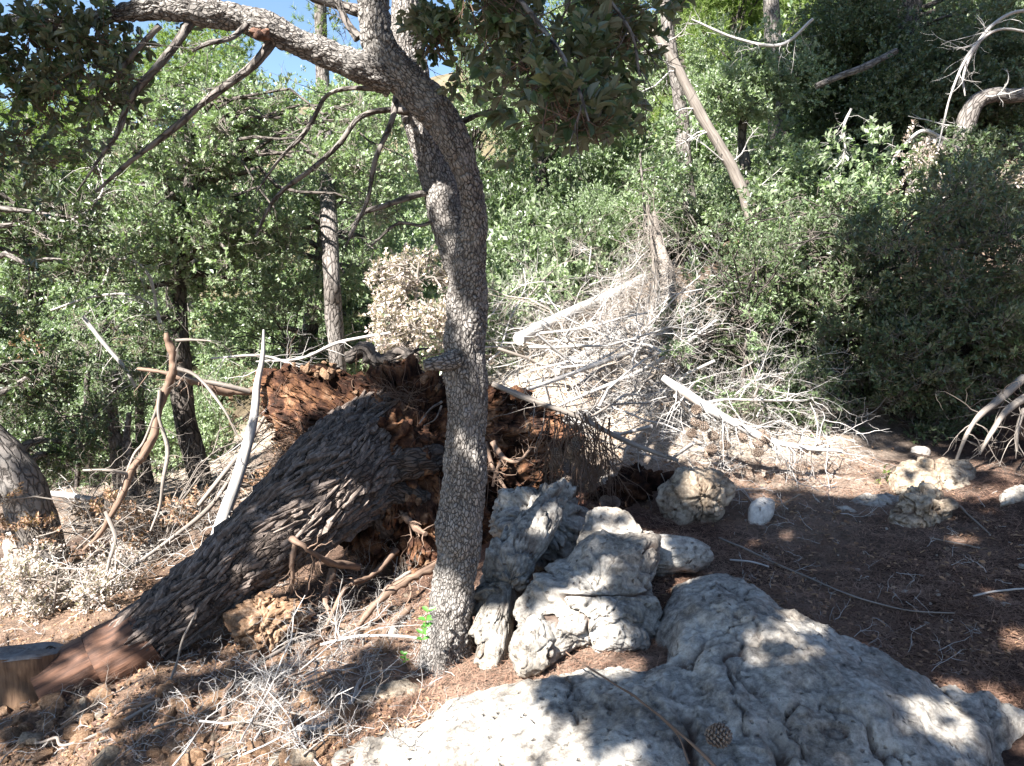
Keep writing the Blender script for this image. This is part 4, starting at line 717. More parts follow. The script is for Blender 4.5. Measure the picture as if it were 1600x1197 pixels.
for q, (pl, lb_) in enumerate([([(1640,20,4,6.6),(1590,18,5,6.6),(1550,40,5,6.6),(1520,80,5,6.6),(1505,120,4,6.6),(1508,150,2,6.6)], 'topmost pale dead branch arching down at the right edge'),
        ([(1640,60,3,6.5),(1570,45,4,6.5),(1530,65,4,6.5),(1505,100,4,6.5),(1485,150,3,6.5),(1475,190,3,6.5),(1465,235,2,6.5)], 'longest pale dead branch curving down beside the bent trunk'),
        ([(1500,235,5,7.4),(1470,215,6,7.4),(1440,205,6,7.4),(1410,230,4,7.4),(1390,260,3,7.4)], 'crooked dead branch poking left from the foot of the bent trunk')]):
    b_ = Buf(); ptube(b_, pl, 30, 7, lump=.1, seed=q); P, r = polyline(pl, 14); r_ = np.random.default_rng(q+60)
    for _ in range(9): k = r_.integers(3, 13); deadwood(b_, P[k], nrm(P[k]-P[k-1])+r_.normal(size=3)*.6, r_.uniform(.15, .4), .004, 1, r_, 4, 3)
    tag(b_.obj('dead_branch', M['dead_wood']), lb_, 'branch')
tree('fallen_limb', 'mossy dark limb slanting down from the top right oak', 'branch', [(1275,135,9,8.4),(1310,120,10,8.4),(1350,105,10,8.4),(1400,80,10,8.6)], [], barkm='bark_grey', seed=44)
# the big dark shrub on the right
tree('large_shrub', 'big dense dark green shrub spreading over the right half', 'shrub', [(1350,700,20,6.3),(1360,600,16,6.3),(1370,480,12,6.3),(1380,380,6,6.3)],
     scatter(1080, 1250, 380, 560, 5.9, 6.7, 24, 38, 54, 51)+scatter(1230, 1420, 330, 620, 5.6, 6.8, 34, 42, 62, 52)+scatter(1400, 1620, 280, 640, 5.3, 6.6, 40, 44, 66, 53)+scatter(1160, 1560, 600, 680, 5.6, 6.2, 18, 30, 44, 54)+scatter(1060,1150,460,600,6.2,6.6,6,26,36,55),
     'oak_leaf', 'bark_dark', 42, 1.0, (.045, .021), flat=.85, holes=-.2)
tree('leafy_shrub', 'left flank of shrubs, sunlight painted into the bright leaves behind the long broken branch', 'shrub', [(1150,680,10,5.9),(1160,600,8,5.9),(1170,500,5,5.9)], scatter(1075, 1270, 390, 650, 5.5, 6.0, 34, 20, 36, 251), 'oak_leaf_fresh', 'bark_dark', 252, 1.1, (.042, .019), holes=-.1)  # lighter leaf material carries the sunlight on the big shrub's left side
tree('leafy_shrub', 'fresh green bramble along the top of the big shrub', 'shrub', [(1330,420,5,6.6),(1330,360,4,6.6),(1330,320,3,6.6)], scatter(1220, 1400, 290, 370, 6.6, 7.4, 12, 24, 36, 56)+scatter(1100,1230,340,400,6.6,7.2,9,24,36,57), 'oak_leaf_fresh', 'bark_dark', 43, .8, (.04, .024), nl=8)
tree('leafy_shrub', 'low leafy shrub on the bank right of the bent trunk', 'shrub', [(1540,320,6,7.2),(1540,280,5,7.2),(1545,240,3,7.2)], scatter(1430, 1640, 215, 330, 6.9, 7.6, 20, 24, 38, 271), 'oak_leaf', 'bark_dark', 272, 1.0, (.042, .022), holes=-.1)
# dead leaf masses
tree('dead_leaf_shrub', 'withered shrub of pale curled leaves left of the oak trunk', 'dead shrub', [(650,600,9,5.9),(650,520,7,5.9),(650,450,5,5.9),(655,410,3,5.9)], scatter(590, 705, 400, 560, 5.4, 6.3, 40, 12, 26, 61), 'dead_leaf', 'grey_twig', 45, 1.8, (.036, .02))
tree('dead_leaf_shrub', 'heap of small bleached leaves on twigs at lower left', 'dead shrub', [(80,985,6,4.2),(85,940,5,4.2),(90,900,3,4.2)], scatter(0, 190, 870, 985, 4.1, 4.8, 26, 20, 34, 62), 'dead_leaf', 'grey_twig', 46, 3.2, (.024, .013), holes=-.1)
tree('dead_leaf_shrub', 'rust brown withered leaves behind the fallen log', 'dead shrub', [(260,880,6,5.2),(260,840,4,5.2),(270,800,3,5.2)], scatter(90, 330, 790, 880, 4.9, 5.6, 14, 18, 28, 63)+scatter(380, 450, 640, 780, 5.6, 6.2, 8, 16, 26, 64)+scatter(0, 60, 780, 880, 4.6, 5, 5, 20, 26, 65), 'rust_leaf', 'grey_twig', 47, 2.0, (.03, .017), holes=.25)
tree('dead_leaf_shrub', 'brown dead foliage on the bank under the bent trunk', 'dead shrub', [(1450,330,6,7.2),(1450,290,5,7.2),(1450,260,3,7.2)], scatter(1400, 1580, 225, 310, 6.9, 7.5, 12, 24, 34, 66), 'dead_leaf', 'grey_twig', 48, .6, (.04, .022), holes=.2)
tree('dead_leaf_shrub', 'patch of rusty leaves low in the left trees', 'dead shrub', [(40,620,6,6.2),(45,580,5,6.2),(50,550,3,6.2)], scatter(10, 90, 535, 580, 6, 6.4, 5, 16, 24, 67), 'rust_leaf', 'grey_twig', 49, .7, (.035, .02), holes=.2)
print('near trees')
# far trees on the hillside: three kinds, copied
protos = []
for s_ in range(3):
    r_ = np.random.default_rng(90+s_); tb = Buf(); tube(tb, limb((0, 0, -.5), (0, 0, 3.6), r_, 9, .1), np.linspace(.16, .05, 9), 10, lump=.1, seed=s_)
    lv = Buf()
    for _ in range(34):
        c = np.array([*(r_.normal(size=2)*1.15), r_.uniform(1.0, 4.9)]); c[:2] *= 1.25-c[2]/6
        tube(tb, limb((0, 0, max(.6, c[2]*.6)), c, r_, 5, .1), np.linspace(.04, .01, 5), 4, cap=False)
        if s_ < 2: clump(lv, c, r_.uniform(.45, .8), 170, .085, .05, r_, nl=6, tw=.12)
        else:
            u = nrm(r_.normal(size=(120, 3))); needles(lv, c+u*.6*r_.uniform(.2, 1, (120, 1)), u+np.array([0, 0, .6]), 14, .16, .009, r_)
    protos.append((tb.mesh('trunk', M['bark_dark']), lv.mesh('crown', [M['grey_leaf'], M['oak_leaf'], M['pine_needle']][s_], False)))
far = [(-9,16,0,1.0),(-6.5,19,1,1.1),(-12,21,2,1.2),(-3.5,17,0,.9),(-1,20,1,1.05),(2.0,19,0,1.0),(-15,17,1,1.1),(4.5,16,2,.9),(3,24,1,1.2),(7,19,0,1.15),(9.5,15,1,1.1),(11,21,0,1.2),(-5,26,0,1.1),(-10,28,1,1.1),(0,28,0,1.2),(6,27,1,1.2),(14,17,1,1.3),(12,12.5,0,1.1),
       (-11,12,1,.85),(1.2,14.5,1,.7),(6.5,13,1,.8),(15,26,0,1.2),(-16,27,0,1.1),(-7.5,11.5,0,.72)]
FL = 'wooded hillside tree far behind in the gaps between the nearer trees'
for q, (x, y, kd, s_) in enumerate(far):
    t = thing('distant_tree', (x, y, g1(x, y)), ['grey green bushy oak', 'dark green bushy oak', 'pale feathery pine'][kd]+' on the wooded hillside '+('at far left' if x/y < -.4 else 'left of the oak trunk' if x/y < -.05 else 'right of the oak trunk' if x/y < .3 else 'at upper right')+(', high and far' if y > 20 else ', nearer'), 'tree', 'distant trees on the wooded hillside'); rz = q*2.4
    for nm, me in zip(('trunk', 'crown'), protos[kd]):
        o = bpy.data.objects.new(nm, me); COL.objects.link(o); o.parent = t
        if nm == 'crown': o['kind'] = 'stuff'
    t.rotation_euler = (0, 0, rz); t.scale = (s_,)*3
sp_ = []
for s_ in range(3):
    r_ = np.random.default_rng(130+s_); tb = Buf(); lv = Buf()
    for _ in range(15):
        c = np.array([*(r_.normal(size=2)*.42), r_.uniform(.15, .95)]); tube(tb, limb((0, 0, -.1), c, r_, 5, .15), np.linspace(.014, .004, 5), 4, cap=False)
        clump(lv, c, r_.uniform(.2, .38), 110, .055, .03, r_, nl=6, tw=.07)
    sp_.append((tb.mesh('stems', M['bark_grey']), lv.mesh('foliage', [M['grey_leaf'], M['grey_leaf'], M['oak_leaf']][s_], False)))
r_ = np.random.default_rng(8)
for q in range(150):
    y = r_.uniform(7.2, 17) if q < 110 else r_.uniform(17, 30); x = r_.uniform(-.78, .78)*y; a_ = x/y
    if -.36 < a_ < -.24 and y < 11: continue
    if .02 < a_ < .3 and y < 9.2: continue
    s_ = r_.uniform(.7, 1.35)*(1 if y < 12 else 1.5); k = int(r_.integers(3)); t = thing('hillside_shrub', (x, y, g1(x, y)), ['pale grey green', 'grey green', 'dark green'][k]+' '+('small' if s_ < (1 if y < 12 else 1.5) else 'broad')+' shrub on the '+('left' if a_ < -.25 else 'middle' if a_ < .2 else 'right')+' of the hillside'+(', far up' if y > 14 else ', close behind'), 'shrub', 'low shrubs on the hillside')
    for nm, me in zip(('stems', 'foliage'), sp_[k]):
        o = bpy.data.objects.new(nm, me); COL.objects.link(o); o.parent = t
        o['kind'] = 'stuff'
    t.rotation_euler = (0, 0, q*2.4); t.scale = (s_, s_, s_*r_.uniform(.8, 1.3))
# unseen trees overhead, leaf clumps placed so that shade falls on chosen spots
def shade_tree(name, label, trunk, spots, tmin, tmax, seed, leaf=(.075, .047), n0=270):
    r_ = np.random.default_rng(seed); root = thing(name, trunk[0], label, 'tree'); P = spline(trunk, 30); tb = Buf(); tube(tb, P, np.linspace(.2, .08, 30), 20, lump=.08, seed=seed); tb.obj('trunk', M['bark_grey'], root)
    lv = Buf(); lb = Buf(); nlimb = 0
    for (px, py, d, rad, dn) in spots:
        t = r_.uniform(tmin, tmax); c = surf(px, py, d)-SUN*t
        if d == 0: c = np.array([px, py, rad])
        nlimb += 1; kk = int(np.argmin(np.linalg.norm(P-c, axis=1)+(P[:, 2] > c[2])*2))
        if nlimb % 4 == 1: tube(lb, limb(P[kk], c, r_, 8, .25, .1), np.linspace(.016, .004, 8), 5, cap=False)
        nsub = max(3, int((30 if rad < .5 else 44)*dn)); 
        for _ in range(nsub):
            o = r_.normal(size=3)*rad*.55; clump(lv, c+o, rad*(.16 if rad < .5 else .23)+.015, int(n0*dn*rad*rad*1.2/nsub*3.2)+8, leaf[0], leaf[1], r_, nl=7, tw=.08)
    lb.obj('limbs', M['bark_grey'], root)['kind'] = 'stuff'; lv.obj('crown', M['oak_leaf'], root, False)['kind'] = 'stuff'
SP = [(770,290,3.1,.12,.7),(600,60,3.1,.22,.8),(640,120,3.1,.1,.6),(480,70,3.0,.2,.6),(300,10,3.0,.35,.9),(60,90,3,.4,.8),(150,160,3,.3,.6),(728,650,3.2,.16,.9),(735,840,3.2,.16,.9),(860,60,2.4,.5,1),(920,180,2,.35,1),(850,150,2.2,.3,1),
      (1230,1040,2.45,.2,1),(1120,950,2.9,.17,1),(1070,990,2.8,.12,.9),(1150,1150,2.2,.2,1),(1420,1100,2.3,.14,.9),(1300,1160,2.2,.17,.9),(1480,1180,2.2,.14,.9),(1050,1090,2.5,.13,.9),(900,1090,2.45,.08,.9),(870,900,3.2,.07,.8),(1000,930,3.1,.07,.8),(660,1150,2.4,.05,.8),(1340,1040,2.5,.12,.9),(1100,1180,2.2,.15,.9),(1010,1150,2.3,.09,.8),
      (1260,880,3.5,.3,1),(1380,930,3.3,.32,1),(1480,890,3.5,.32,1),(1560,980,3.0,.3,1),(1530,850,3.9,.3,.9),(1370,850,3.9,.25,.8),(1180,860,3.7,.2,.7),(1440,990,3.0,.25,1),(1600,900,3.4,.3,1),(1310,930,3.3,.3,1.1),(1430,900,3.5,.3,1.1),(1540,920,3.3,.3,1.1),(1220,860,3.6,.2,1),(1590,1010,2.9,.2,1),(1250,910,3.3,.2,1),(1480,960,3.1,.25,1),
      (400,860,4,.25,.7),(300,960,3.7,.22,.8),(180,1010,3.45,.2,.8),(500,780,4.3,.25,.7),(330,1080,3.1,.22,.7),(560,1050,3.1,.2,.7),(200,1150,2.8,.22,.6),(60,1130,3,.2,.8),(470,1130,2.7,.16,.6),(40,1050,3.3,.1,.5),
      (600,820,4.8,.35,1.1),(540,700,4.9,.25,.7),(620,640,4.9,.3,.9),(660,740,4.8,.3,1),(690,840,4.4,.25,1),(820,780,4.0,.2,.9),(780,860,3.9,.25,1),(860,720,4.4,.15,.7),(900,750,4.4,.2,.6),(50,780,4.9,.3,.6),(1020,770,4.5,.12,.6)]
SP += [(750,350,3.08,.07,1.4),(745,300,3.05,.08,1.4),(725,245,3.05,.08,1.4),(700,205,3.05,.09,1.4),(650,150,3.05,.1,1.4),(600,70,3.0,.16,1.4),(360,30,2.9,.2,1.3),(250,20,2.9,.2,1.3),(735,400,3.1,.06,1.4),(80,90,3.0,.35,1),(150,200,3.0,.3,1),(30,200,3.1,.3,1),(740,60,2.6,.35,1),(980,60,2.5,.35,1),(880,200,2.0,.3,1),(820,120,2.3,.3,1),(728,650,3.1,.08,1.3),(728,810,3.1,.1,1.3),(722,860,3.1,.08,1.3),(600,650,4.7,.3,1),(700,640,4.6,.3,.8),(560,750,4.4,.25,1),(1250,1030,2.5,.4,1.2),(1430,1090,2.35,.35,1.2),(1150,960,2.8,.3,1.2),(1150,1150,2.2,.35,1.1),(1350,1170,2.2,.3,1.1),(950,930,3.1,.22,1),(1300,880,3.5,.4,1.1),(1500,920,3.3,.4,1.1),(728,620,3.2,.2,1.1),(735,820,3.2,.22,1.1),(330,920,3.7,.3,1),(450,840,4.1,.3,1),(560,800,4.6,.3,1),(630,740,4.7,.3,1),(960,1120,2.35,.15,1),(180,1020,3.4,.25,1),(1380,800,4.3,.3,1),(1550,830,4.1,.3,1)]
shade_tree('holm_oak_tree', 'unseen holm oak behind the viewer, its crown shaped to dapple the rocks', [(-3.4,-2.6,-.6),(-3.2,-2.4,1.5),(-2.8,-2.1,3.2),(-2.3,-1.6,5.0),(-1.8,-1.2,6.6)], SP, 5.0, 6.5, 71)
SP2 = [(1400,560,6,.7,1),(1520,500,6,.7,1),(1560,620,5.6,.6,1),(1450,660,5.6,.5,1),(1360,640,5.8,.35,.9),(1480,380,6.2,.6,.9),(1580,350,6.2,.6,.9),(1360,480,6,.4,.8),(1350,150,9,1.2,1),(1480,150,8.5,1.2,1),(1570,200,8,1,1),(1300,120,9.5,.9,1),(1250,200,10,.7,.8),(1450,50,10,1.4,1),(1560,60,9,1.3,1),(1400,230,9,.9,1),(1330,20,10,1.2,1),(1420,100,9.5,1.3,1),(1530,60,9,1.2,1),(1330,200,10.5,1.0,1),(1300,60,10,.8,.8),(1500,220,8.5,.7,.8),(1420,250,9,.6,.8),(1560,760,5,.4,.6)]
shade_tree('unseen_shade_oak', 'unseen tall oak left of the viewer, its crown placed to shade the right side', [(-4.6,1.0,-.8),(-4.5,.9,2.5),(-4.0,.9,5.0),(-3.2,1.2,7.0),(-2.5,1.5,8.6)], SP2, 8.5, 10, 72, n0=190, leaf=(.09, .058))  # out of view, added to darken the big shrub and upper right
print('far trees')
#@@DEADWOOD
# ------------------------------------------------------------------ dead wood standing and lying
def twiggy(name, mt, label, pl, ntw=8, tl=(.15, .4), tr_=.004, seed=1, cat='branch', dep=1, seg=10, n=34, lump=.12, group=None, crook=.22, droop=0):
    b_ = Buf(); ptube(b_, pl, n, seg, lump=lump, lumpf=10, seed=seed); P, r = polyline(pl, 16); r_ = np.random.default_rng(seed+500)
    for _ in range(ntw): k = r_.integers(2, 15); deadwood(b_, P[k], nrm(P[k]-P[k-1])*.6+nrm(r_.normal(size=3)), r_.uniform(*tl), tr_, dep, r_, 4, 3, crook, droop)
    return tag(b_.obj(name, M[mt]), label, cat, group)
root_ = thing('broken_branch', W(170, 850, 4.7), 'reddish brown broken branch standing upright with a snapped top at left', 'branch')
b_ = Buf(); ptube(b_, [(260,520,5,4.8),(263,535,12,4.8),(269,555,13,4.8),(271,580,12,4.8),(262,603,14,4.8),(247,640,13,4.75),(241,680,12,4.7),(222,712,13,4.65),(203,738,12,4.6),(195,765,10,4.55),(176,800,10,4.5),(160,830,8,4.5),(130,860,5,4.5)], 90, 16, lump=.28, lumpf=18, seed=2); b_.obj('stem', M['brown_twig'], root_)
for pl in [[(250,610,6,4.75),(248,650,6,4.7),(262,700,7,4.7),(255,750,6,4.6),(250,790,5,4.6),(235,830,3,4.5)], [(205,742,7,4.6),(170,735,6,4.5),(130,735,4,4.5)], [(268,580,6,4.8),(300,592,7,4.85),(340,600,8,4.9),(390,612,9,5.0)], [(275,575,7,4.8),(310,590,6,4.8),(350,640,4,4.7),(370,680,3,4.7)],
           [(245,640,5,4.72),(225,690,5,4.7),(205,720,4,4.65),(170,820,3,4.5)], [(275,532,5,4.8),(300,531,5,4.8),(330,533,3,4.8)], [(165,800,6,4.5),(180,840,7,4.4),(170,880,5,4.3),(160,930,3,4.2)]]:
    b_ = Buf(); ptube(b_, pl, 24, 7, lump=.15, seed=3); P, r = polyline(pl, 12); r_ = np.random.default_rng(int(pl[-1][1]))
    for _ in range(6): k = r_.integers(2, 11); deadwood(b_, P[k], np.array([0, 0, -.5])+r_.normal(size=3)*.7, r_.uniform(.12, .4), .0028, 1, r_, 3, 3)
    b_.obj('side_branch', M['grey_twig'], root_)
twiggy('dead_tree', 'dead_wood', 'smooth bleached dead trunk leaning against the bark of the fallen log', [(412,515,3,4.9),(410,560,7,4.85),(402,600,11,4.8),(397,650,13,4.7),(385,700,17,4.6),(370,750,19,4.5),(352,800,21,4.4),(335,850,20,4.3)], 12, (.1, .35), .004, 5, 'dead tree', lump=.05, seg=18)
twiggy('log', 'dead_wood', 'straight pale sawn log lying on the slope right of the oak trunk', [(810,530,20,6.4),(860,505,20,6.9),(910,482,20,7.4),(960,460,19,7.9),(1005,437,18,8.4)], 3, (.2, .4), .006, 6, 'log', lump=.03, seg=22)
twiggy('log', 'dead_wood', 'second bleached log lower in the debris below the straight log', [(870,580,13,6.0),(930,545,15,6.4),(990,510,15,6.9),(1040,480,12,7.3)], 6, (.2, .5), .006, 7, 'log', lump=.06, seg=16)
twiggy('dead_tree', 'grey_twig', 'upright grey dead trunk behind the debris heap left of the big shrub', [(1045,560,30,6.6),(1040,500,28,6.7),(1045,440,24,6.8),(1030,380,14,7.0),(1022,330,6,7.0)], 40, (.3, .7), .006, 8, 'dead tree', dep=2, lump=.2, seg=18)
fb = twiggy('dead_branch', 'dead_wood', 'long bleached broken branch with hanging twigs and cones in front of the big shrub', [(1035,590,11,4.9),(1065,610,15,4.85),(1110,640,14,4.8),(1160,668,13,4.75),(1210,690,11,4.7),(1260,700,8,4.65),(1315,705,4,4.6)], 50, (.18, .5), .005, 9, dep=2, lump=.15, seg=14, droop=.1)
for q, (pl, lb_) in enumerate([([(770,600,9,4.6),(830,625,10,4.5),(900,650,9,4.5),(980,690,8,4.5),(1060,720,6,4.4)], 'dark dead branch crossing level behind the oak trunk'),
     ([(860,640,4,5.2),(930,610,6,5.4),(1000,580,7,5.6),(1060,545,7,5.8),(1120,500,4,5.9)], 'straight pale pole slanting up through the debris to the shrub'),
     ([(790,620,6,4.8),(850,600,7,5.2),(930,570,8,5.6),(1010,540,8,5.9)], 'thinner pale pole parallel under the straight slanting pole'),
     ([(760,690,5,4.4),(770,730,7,4.35),(800,780,5,4.2)], 'short reddish root end hanging right of the oak trunk'),
     ([(1600,590,14,4.9),(1560,625,12,4.8),(1530,650,9,4.7),(1510,680,6,4.6),(1490,730,4,4.6)], 'upper grey dead branch drooping in at the right edge'),
     ([(1620,610,12,4.8),(1575,640,10,4.7),(1550,675,7,4.6),(1530,710,4,4.6)], 'lower grey dead branch drooping in at the right edge'),
     ([(1600,640,7,4.7),(1590,670,6,4.6),(1588,705,5,4.6)], 'short hanging twig at the right edge'),
     ([(310,790,7,4.7),(350,740,8,4.8),(390,690,8,4.9),(420,640,5,5.0)], 'thin straight grey pole slanting up behind the bleached trunk'),
     ([(200,890,6,4.4),(270,840,7,4.6),(330,790,7,4.8),(370,730,5,5.0)], 'long grey twig slanting parallel to the fallen log'),
     ([(70,770,8,5.6),(110,775,12,5.6),(160,783,9,5.6)], 'pale stick lying level behind the leaning left trunk')]):
    twiggy('dead_branch' if 'log' not in lb_ else 'dead_branch', 'grey_twig' if q in (0, 4, 5, 6, 7, 8) else 'root_wood' if q == 3 else 'dead_wood', lb_, pl, 10 if q > 2 else 14, (.12, .45), .004, 20+q, dep=1 if q > 2 else 2, droop=.08 if q in (4, 5, 6) else 0)
for q, (pl, lb_) in enumerate([([(160,445,4,6.0),(178,410,5,6.0),(205,405,5,6.0),(232,430,5,6.0),(242,465,5,6.0),(250,505,5,6.0)], 'pale dead branch arching above the reddish broken branch'),
     ([(80,485,3,6.0),(140,465,4,6.0),(200,460,4,6.0),(238,475,3,6.0)], 'thin pale branch running level under the arching one'), ([(130,495,6,5.8),(165,540,7,5.8),(195,575,6,5.8),(212,605,4,5.8)], 'bleached broken branch hanging in the left trees'),
     ([(400,565,3,5.6),(470,560,4,5.6),(530,535,5,5.6),(610,520,4,5.6)], 'light dead branch lying across above the root plate'), ([(330,560,3,5.4),(410,556,4,5.4),(470,575,3,5.3)], 'grey twiggy branch just left above the root plate'),
     ([(50,330,3,5.0),(110,345,4,5.0),(160,300,3,5.0),(150,250,2,5.0)], 'pale twig loop high in the left crowns'), ([(1270,30,5,7.8),(1220,70,5,7.8),(1150,60,4,7.8),(1080,30,3,7.8)], 'thin grey dead branch above the small rounded oak'),
     ([(1330,170,4,7.5),(1318,200,4,7.5),(1320,240,3,7.5),(1300,270,2,7.5)], 'curling bleached twig hanging under the dark top right crown')]):
    twiggy('dead_branch', 'dead_wood', lb_, pl, 16, (.12, .45), .003, 320+q)
twiggy('dead_tree', 'grey_twig', 'shaggy grey dead stem hung with drooping twigs above the brushwood', [(1015,560,14,6.4),(1018,500,13,6.4),(1025,440,12,6.4),(1020,380,8,6.4),(1012,320,4,6.4)], 150, (.2, .6), .003, 340, 'dead tree', droop=.25)
# brushwood heap: eight branches copied
bm_ = []
for s_ in range(8):
    r_ = np.random.default_rng(200+s_); b_ = Buf(); deadwood(b_, (0, 0, 0), (1, 0, .05), 1.0, .009, 2, r_, 5, 11, .2, 0, .85, .75); bm_.append(b_)
bmm = {k: [b_.mesh('dead_branch', M[k]) for b_ in bm_] for k in ('dead_wood', 'grey_twig')}
r_ = np.random.default_rng(77)
def heap(n, x0, x1, y0, y1, lift, label, group, mt, s0=.5, s1=1.3, dirs=None, spread=.8, tilt=.25, poly=None):
    px = r_.uniform(x0, x1, n); py = r_.uniform(y0, y1, n)
    if poly: 
        pl = [tuple(map(float, p)) for p in poly]; k = inside(px, py, pl)
        while k.sum() < n: 
            px = np.concatenate([px, r_.uniform(x0, x1, n)]); py = np.concatenate([py, r_.uniform(y0, y1, n)]); k = inside(px, py, pl)
        px, py = px[k][:n], py[k][:n]
    p, ok = onground(px, py)
    for q in range(n):
        if not ok[q]: continue
        az = (dirs if dirs is not None else 0)+r_.normal()*spread; s_ = r_.uniform(s0, s1)
        o = place('dead_branch', bmm[mt if r_.uniform() < .7 else 'grey_twig'][r_.integers(8)], p[q]+np.array([0, 0, r_.uniform(.01, lift)])-np.array([math.cos(az), math.sin(az), 0])*s_*.4, (r_.uniform(0, 6), -r_.normal()*tilt, az), s_)
        tag(o, ('short ' if s_ < s0+(s1-s0)/3 else 'long ' if s_ > s0+(s1-s0)*.67 else 'middling ')+label+(', left' if px[q] < x0+(x1-x0)/3 else ', right' if px[q] > x0+(x1-x0)*.67 else ', centre')+(' upper part' if py[q] < (y0+y1)/2 else ' lower part'), 'branch', group)
heap(112, 760, 1330, 440, 700, .5, 'bleached dead branch in the brushwood heap right of the oak', 'dead branches in the pale brushwood heap', 'dead_wood', .7, 1.7, .7, .9, .3, [(780,480),(980,440),(1060,560),(1120,620),(1320,720),(1200,730),(960,730),(900,640),(770,600)])
heap(22, 1040, 1350, 640, 800, .2, 'grey twiggy branch lying under the long broken branch', 'dead branches under the broken branch', 'grey_twig', .3, .7, 0, 1.5, .5)
heap(36, 60, 400, 720, 960, .35, 'grey dead branch in the tangle behind the fallen log', 'dead branches behind the fallen log', 'grey_twig', .5, 1.1, .8, .6, .35, [(60,820),(350,720),(400,760),(200,940),(60,960)])
heap(18, 960, 1240, 150, 380, .6, 'fine dead branch round the leaning dead tree', 'dead branches round the leaning dead tree', 'dead_wood', .8, 1.6, 1, 1.5, .7)
heap(6, 560, 700, 560, 700, .2, 'pale dead branch lying behind the root plate', 'dead branches behind the root plate', 'dead_wood', .6, 1.2, 1, 1.5, .3)
heap(16, 0, 560, 1000, 1197, .03, 'grey stick lying flat among the clods at lower left', 'sticks among the clods', 'grey_twig', .2, .55, .9, .7, .06)
heap(40, 330, 700, 880, 1190, .06, 'thin dry branch on the clay slope below the log', 'dry branches on the clay slope', 'dead_wood', .25, .65, .9, .5, .12, [(560,900),(680,860),(660,1050),(560,1110),(500,1190),(330,1190),(430,1040)])
b_ = Buf()        # the finest twigs, past counting
for (x0, x1, y0, y1, n_, lift, L0) in [(780,1300,450,740,620,.5,.42),(60,400,730,960,170,.35,.45),(330,700,900,1190,260,.05,.2),(0,500,980,1197,300,.03,.18),(1040,1350,650,810,90,.15,.3),(1100,1600,740,1060,150,.015,.16),(940,1340,590,750,330,.22,.3),(960,1250,130,370,300,.7,.5),(780,1000,280,450,130,.6,.5),(330,560,500,580,50,.3,.5)]:
    p, ok = onground(r_.uniform(x0, x1, n_), r_.uniform(y0, y1, n_))
    for q in np.where(ok)[0]:
        deadwood(b_, p[q]+np.array([0, 0, r_.uniform(0, lift)]), r_.normal(size=3)*np.array([1, 1, .5]), r_.uniform(.4, 1)*L0, .003*(1 if L0 > .25 else .6), 1, r_, 3, 4, .25, 0, .8)
tag(b_.obj('fine_twigs', M['dead_wood']), 'fine bleached twigs strewn over the slope and debris', 'twigs', kind='stuff')
# hanging cluster of dark twigs and cones right of the trunk
hc = thing('cone_cluster', W(925, 660, 4.15), 'dark hanging tangle of twigs and cones over the pitted knob', 'dead branch'); b_ = Buf(); r_ = np.random.default_rng(9)
for _ in range(90): a_ = (r_.uniform(850, 955), r_.uniform(640, 720)); deadwood(b_, W(*a_, r_.uniform(4.0, 4.3)), np.array([.1, 0, -1])+r_.normal(size=3)*.3, r_.uniform(.25, .55), .004, 1, r_, 4, 5, .2, .1, .2)
b_.obj('twigs', M['brown_twig'], hc)['kind'] = 'stuff'
def cone_mesh():
    b_ = Buf(); r_ = np.random.default_rng(4); n = 90
    for k in range(n):
        t = k/n; th = k*2.39996; R = .026*math.sin(math.pi*min(.12+t*.85, 1))**.7; c = np.array([R*.35*math.cos(th), R*.35*math.sin(th), t*.075]); d = nrm(np.array([math.cos(th), math.sin(th), .45-.2*t])); s = np.array([-math.sin(th), math.cos(th), 0]); u = np.cross(d, s)
        e = c+d*R; V = [c, e+s*.006, e-s*.006, e+d*.003+u*.0035, e-u*.003]; b_.add(V, [[0, 1, 3], [0, 3, 2], [1, 4, 3], [3, 4, 2], [0, 4, 1], [0, 2, 4]], r_.uniform(.3, 1))
    return b_.mesh('pine_cone', M['cone'], False)
CM = cone_mesh()
for q in range(12): place('pine_cone', CM, W(r_.uniform(870, 960), r_.uniform(690, 810), 4.05+r_.uniform(-.1, .15)), r_.uniform(0, 6, 3), 1.0, hc)
for q in range(16):
    t = r_.uniform(0, 1); o = place('pine_cone', CM, W(1060+t*230, 625+t*80+r_.uniform(-5, 70), 4.7), r_.uniform(0, 6, 3), 1.0, fb)
# sticks lying by themselves
def lying(name, mt, label, pix, w0, w1, lift=.012, seg=8, z=None, seed=0, cat='stick', bend=.01):
    if z is None: p, ok = onground([a[0] for a in pix], [a[1] for a in pix])
    else: p = np.array([WZ(a[0], a[1], zz) for a, zz in zip(pix, z)])
    P = spline(p+np.array([0, 0, lift]), 40); P += bend*np.stack([fbm(P*5, 2, seed), fbm(P*5, 2, seed+1), .5*fbm(P*5, 2, seed+2)], 1)
    b_ = Buf(); tube(b_, P, np.linspace(w0, w1, 40), seg, lump=.15, lumpf=20, seed=seed); return tag(b_.obj(name, M[mt]), label, cat)
lying('stick', 'grey_twig', 'long thin stick running diagonally across the pine litter on the right', [(1125,845),(1200,880),(1290,920),(1350,945),(1420,958),(1490,965)], .006, .003, .02)
lying('stick', 'dead_wood', 'short pale stick on the litter just above the slab', [(1140,882),(1170,886),(1200,893)], .006, .004, .03)
lying('stick', 'dead_wood', 'curved pale stick near the right edge on dark litter', [(1520,940),(1550,930),(1600,930)], .005, .004, .03)
lying('stick', 'brown_twig', 'brown stick lying down the slab face towards the pine cone', [(885,1030),(940,1068),(1000,1110),(1050,1150),(1095,1190),(1130,1230)], .003, .005, .03, z=[.15,.17,.19,.2,.2,.2])
lying('stick', 'brown_twig', 'short forked twig on the slab below the brown stick', [(1030,1130),(1060,1160),(1075,1200)], .003, .003, .02, z=[.19,.19,.19])
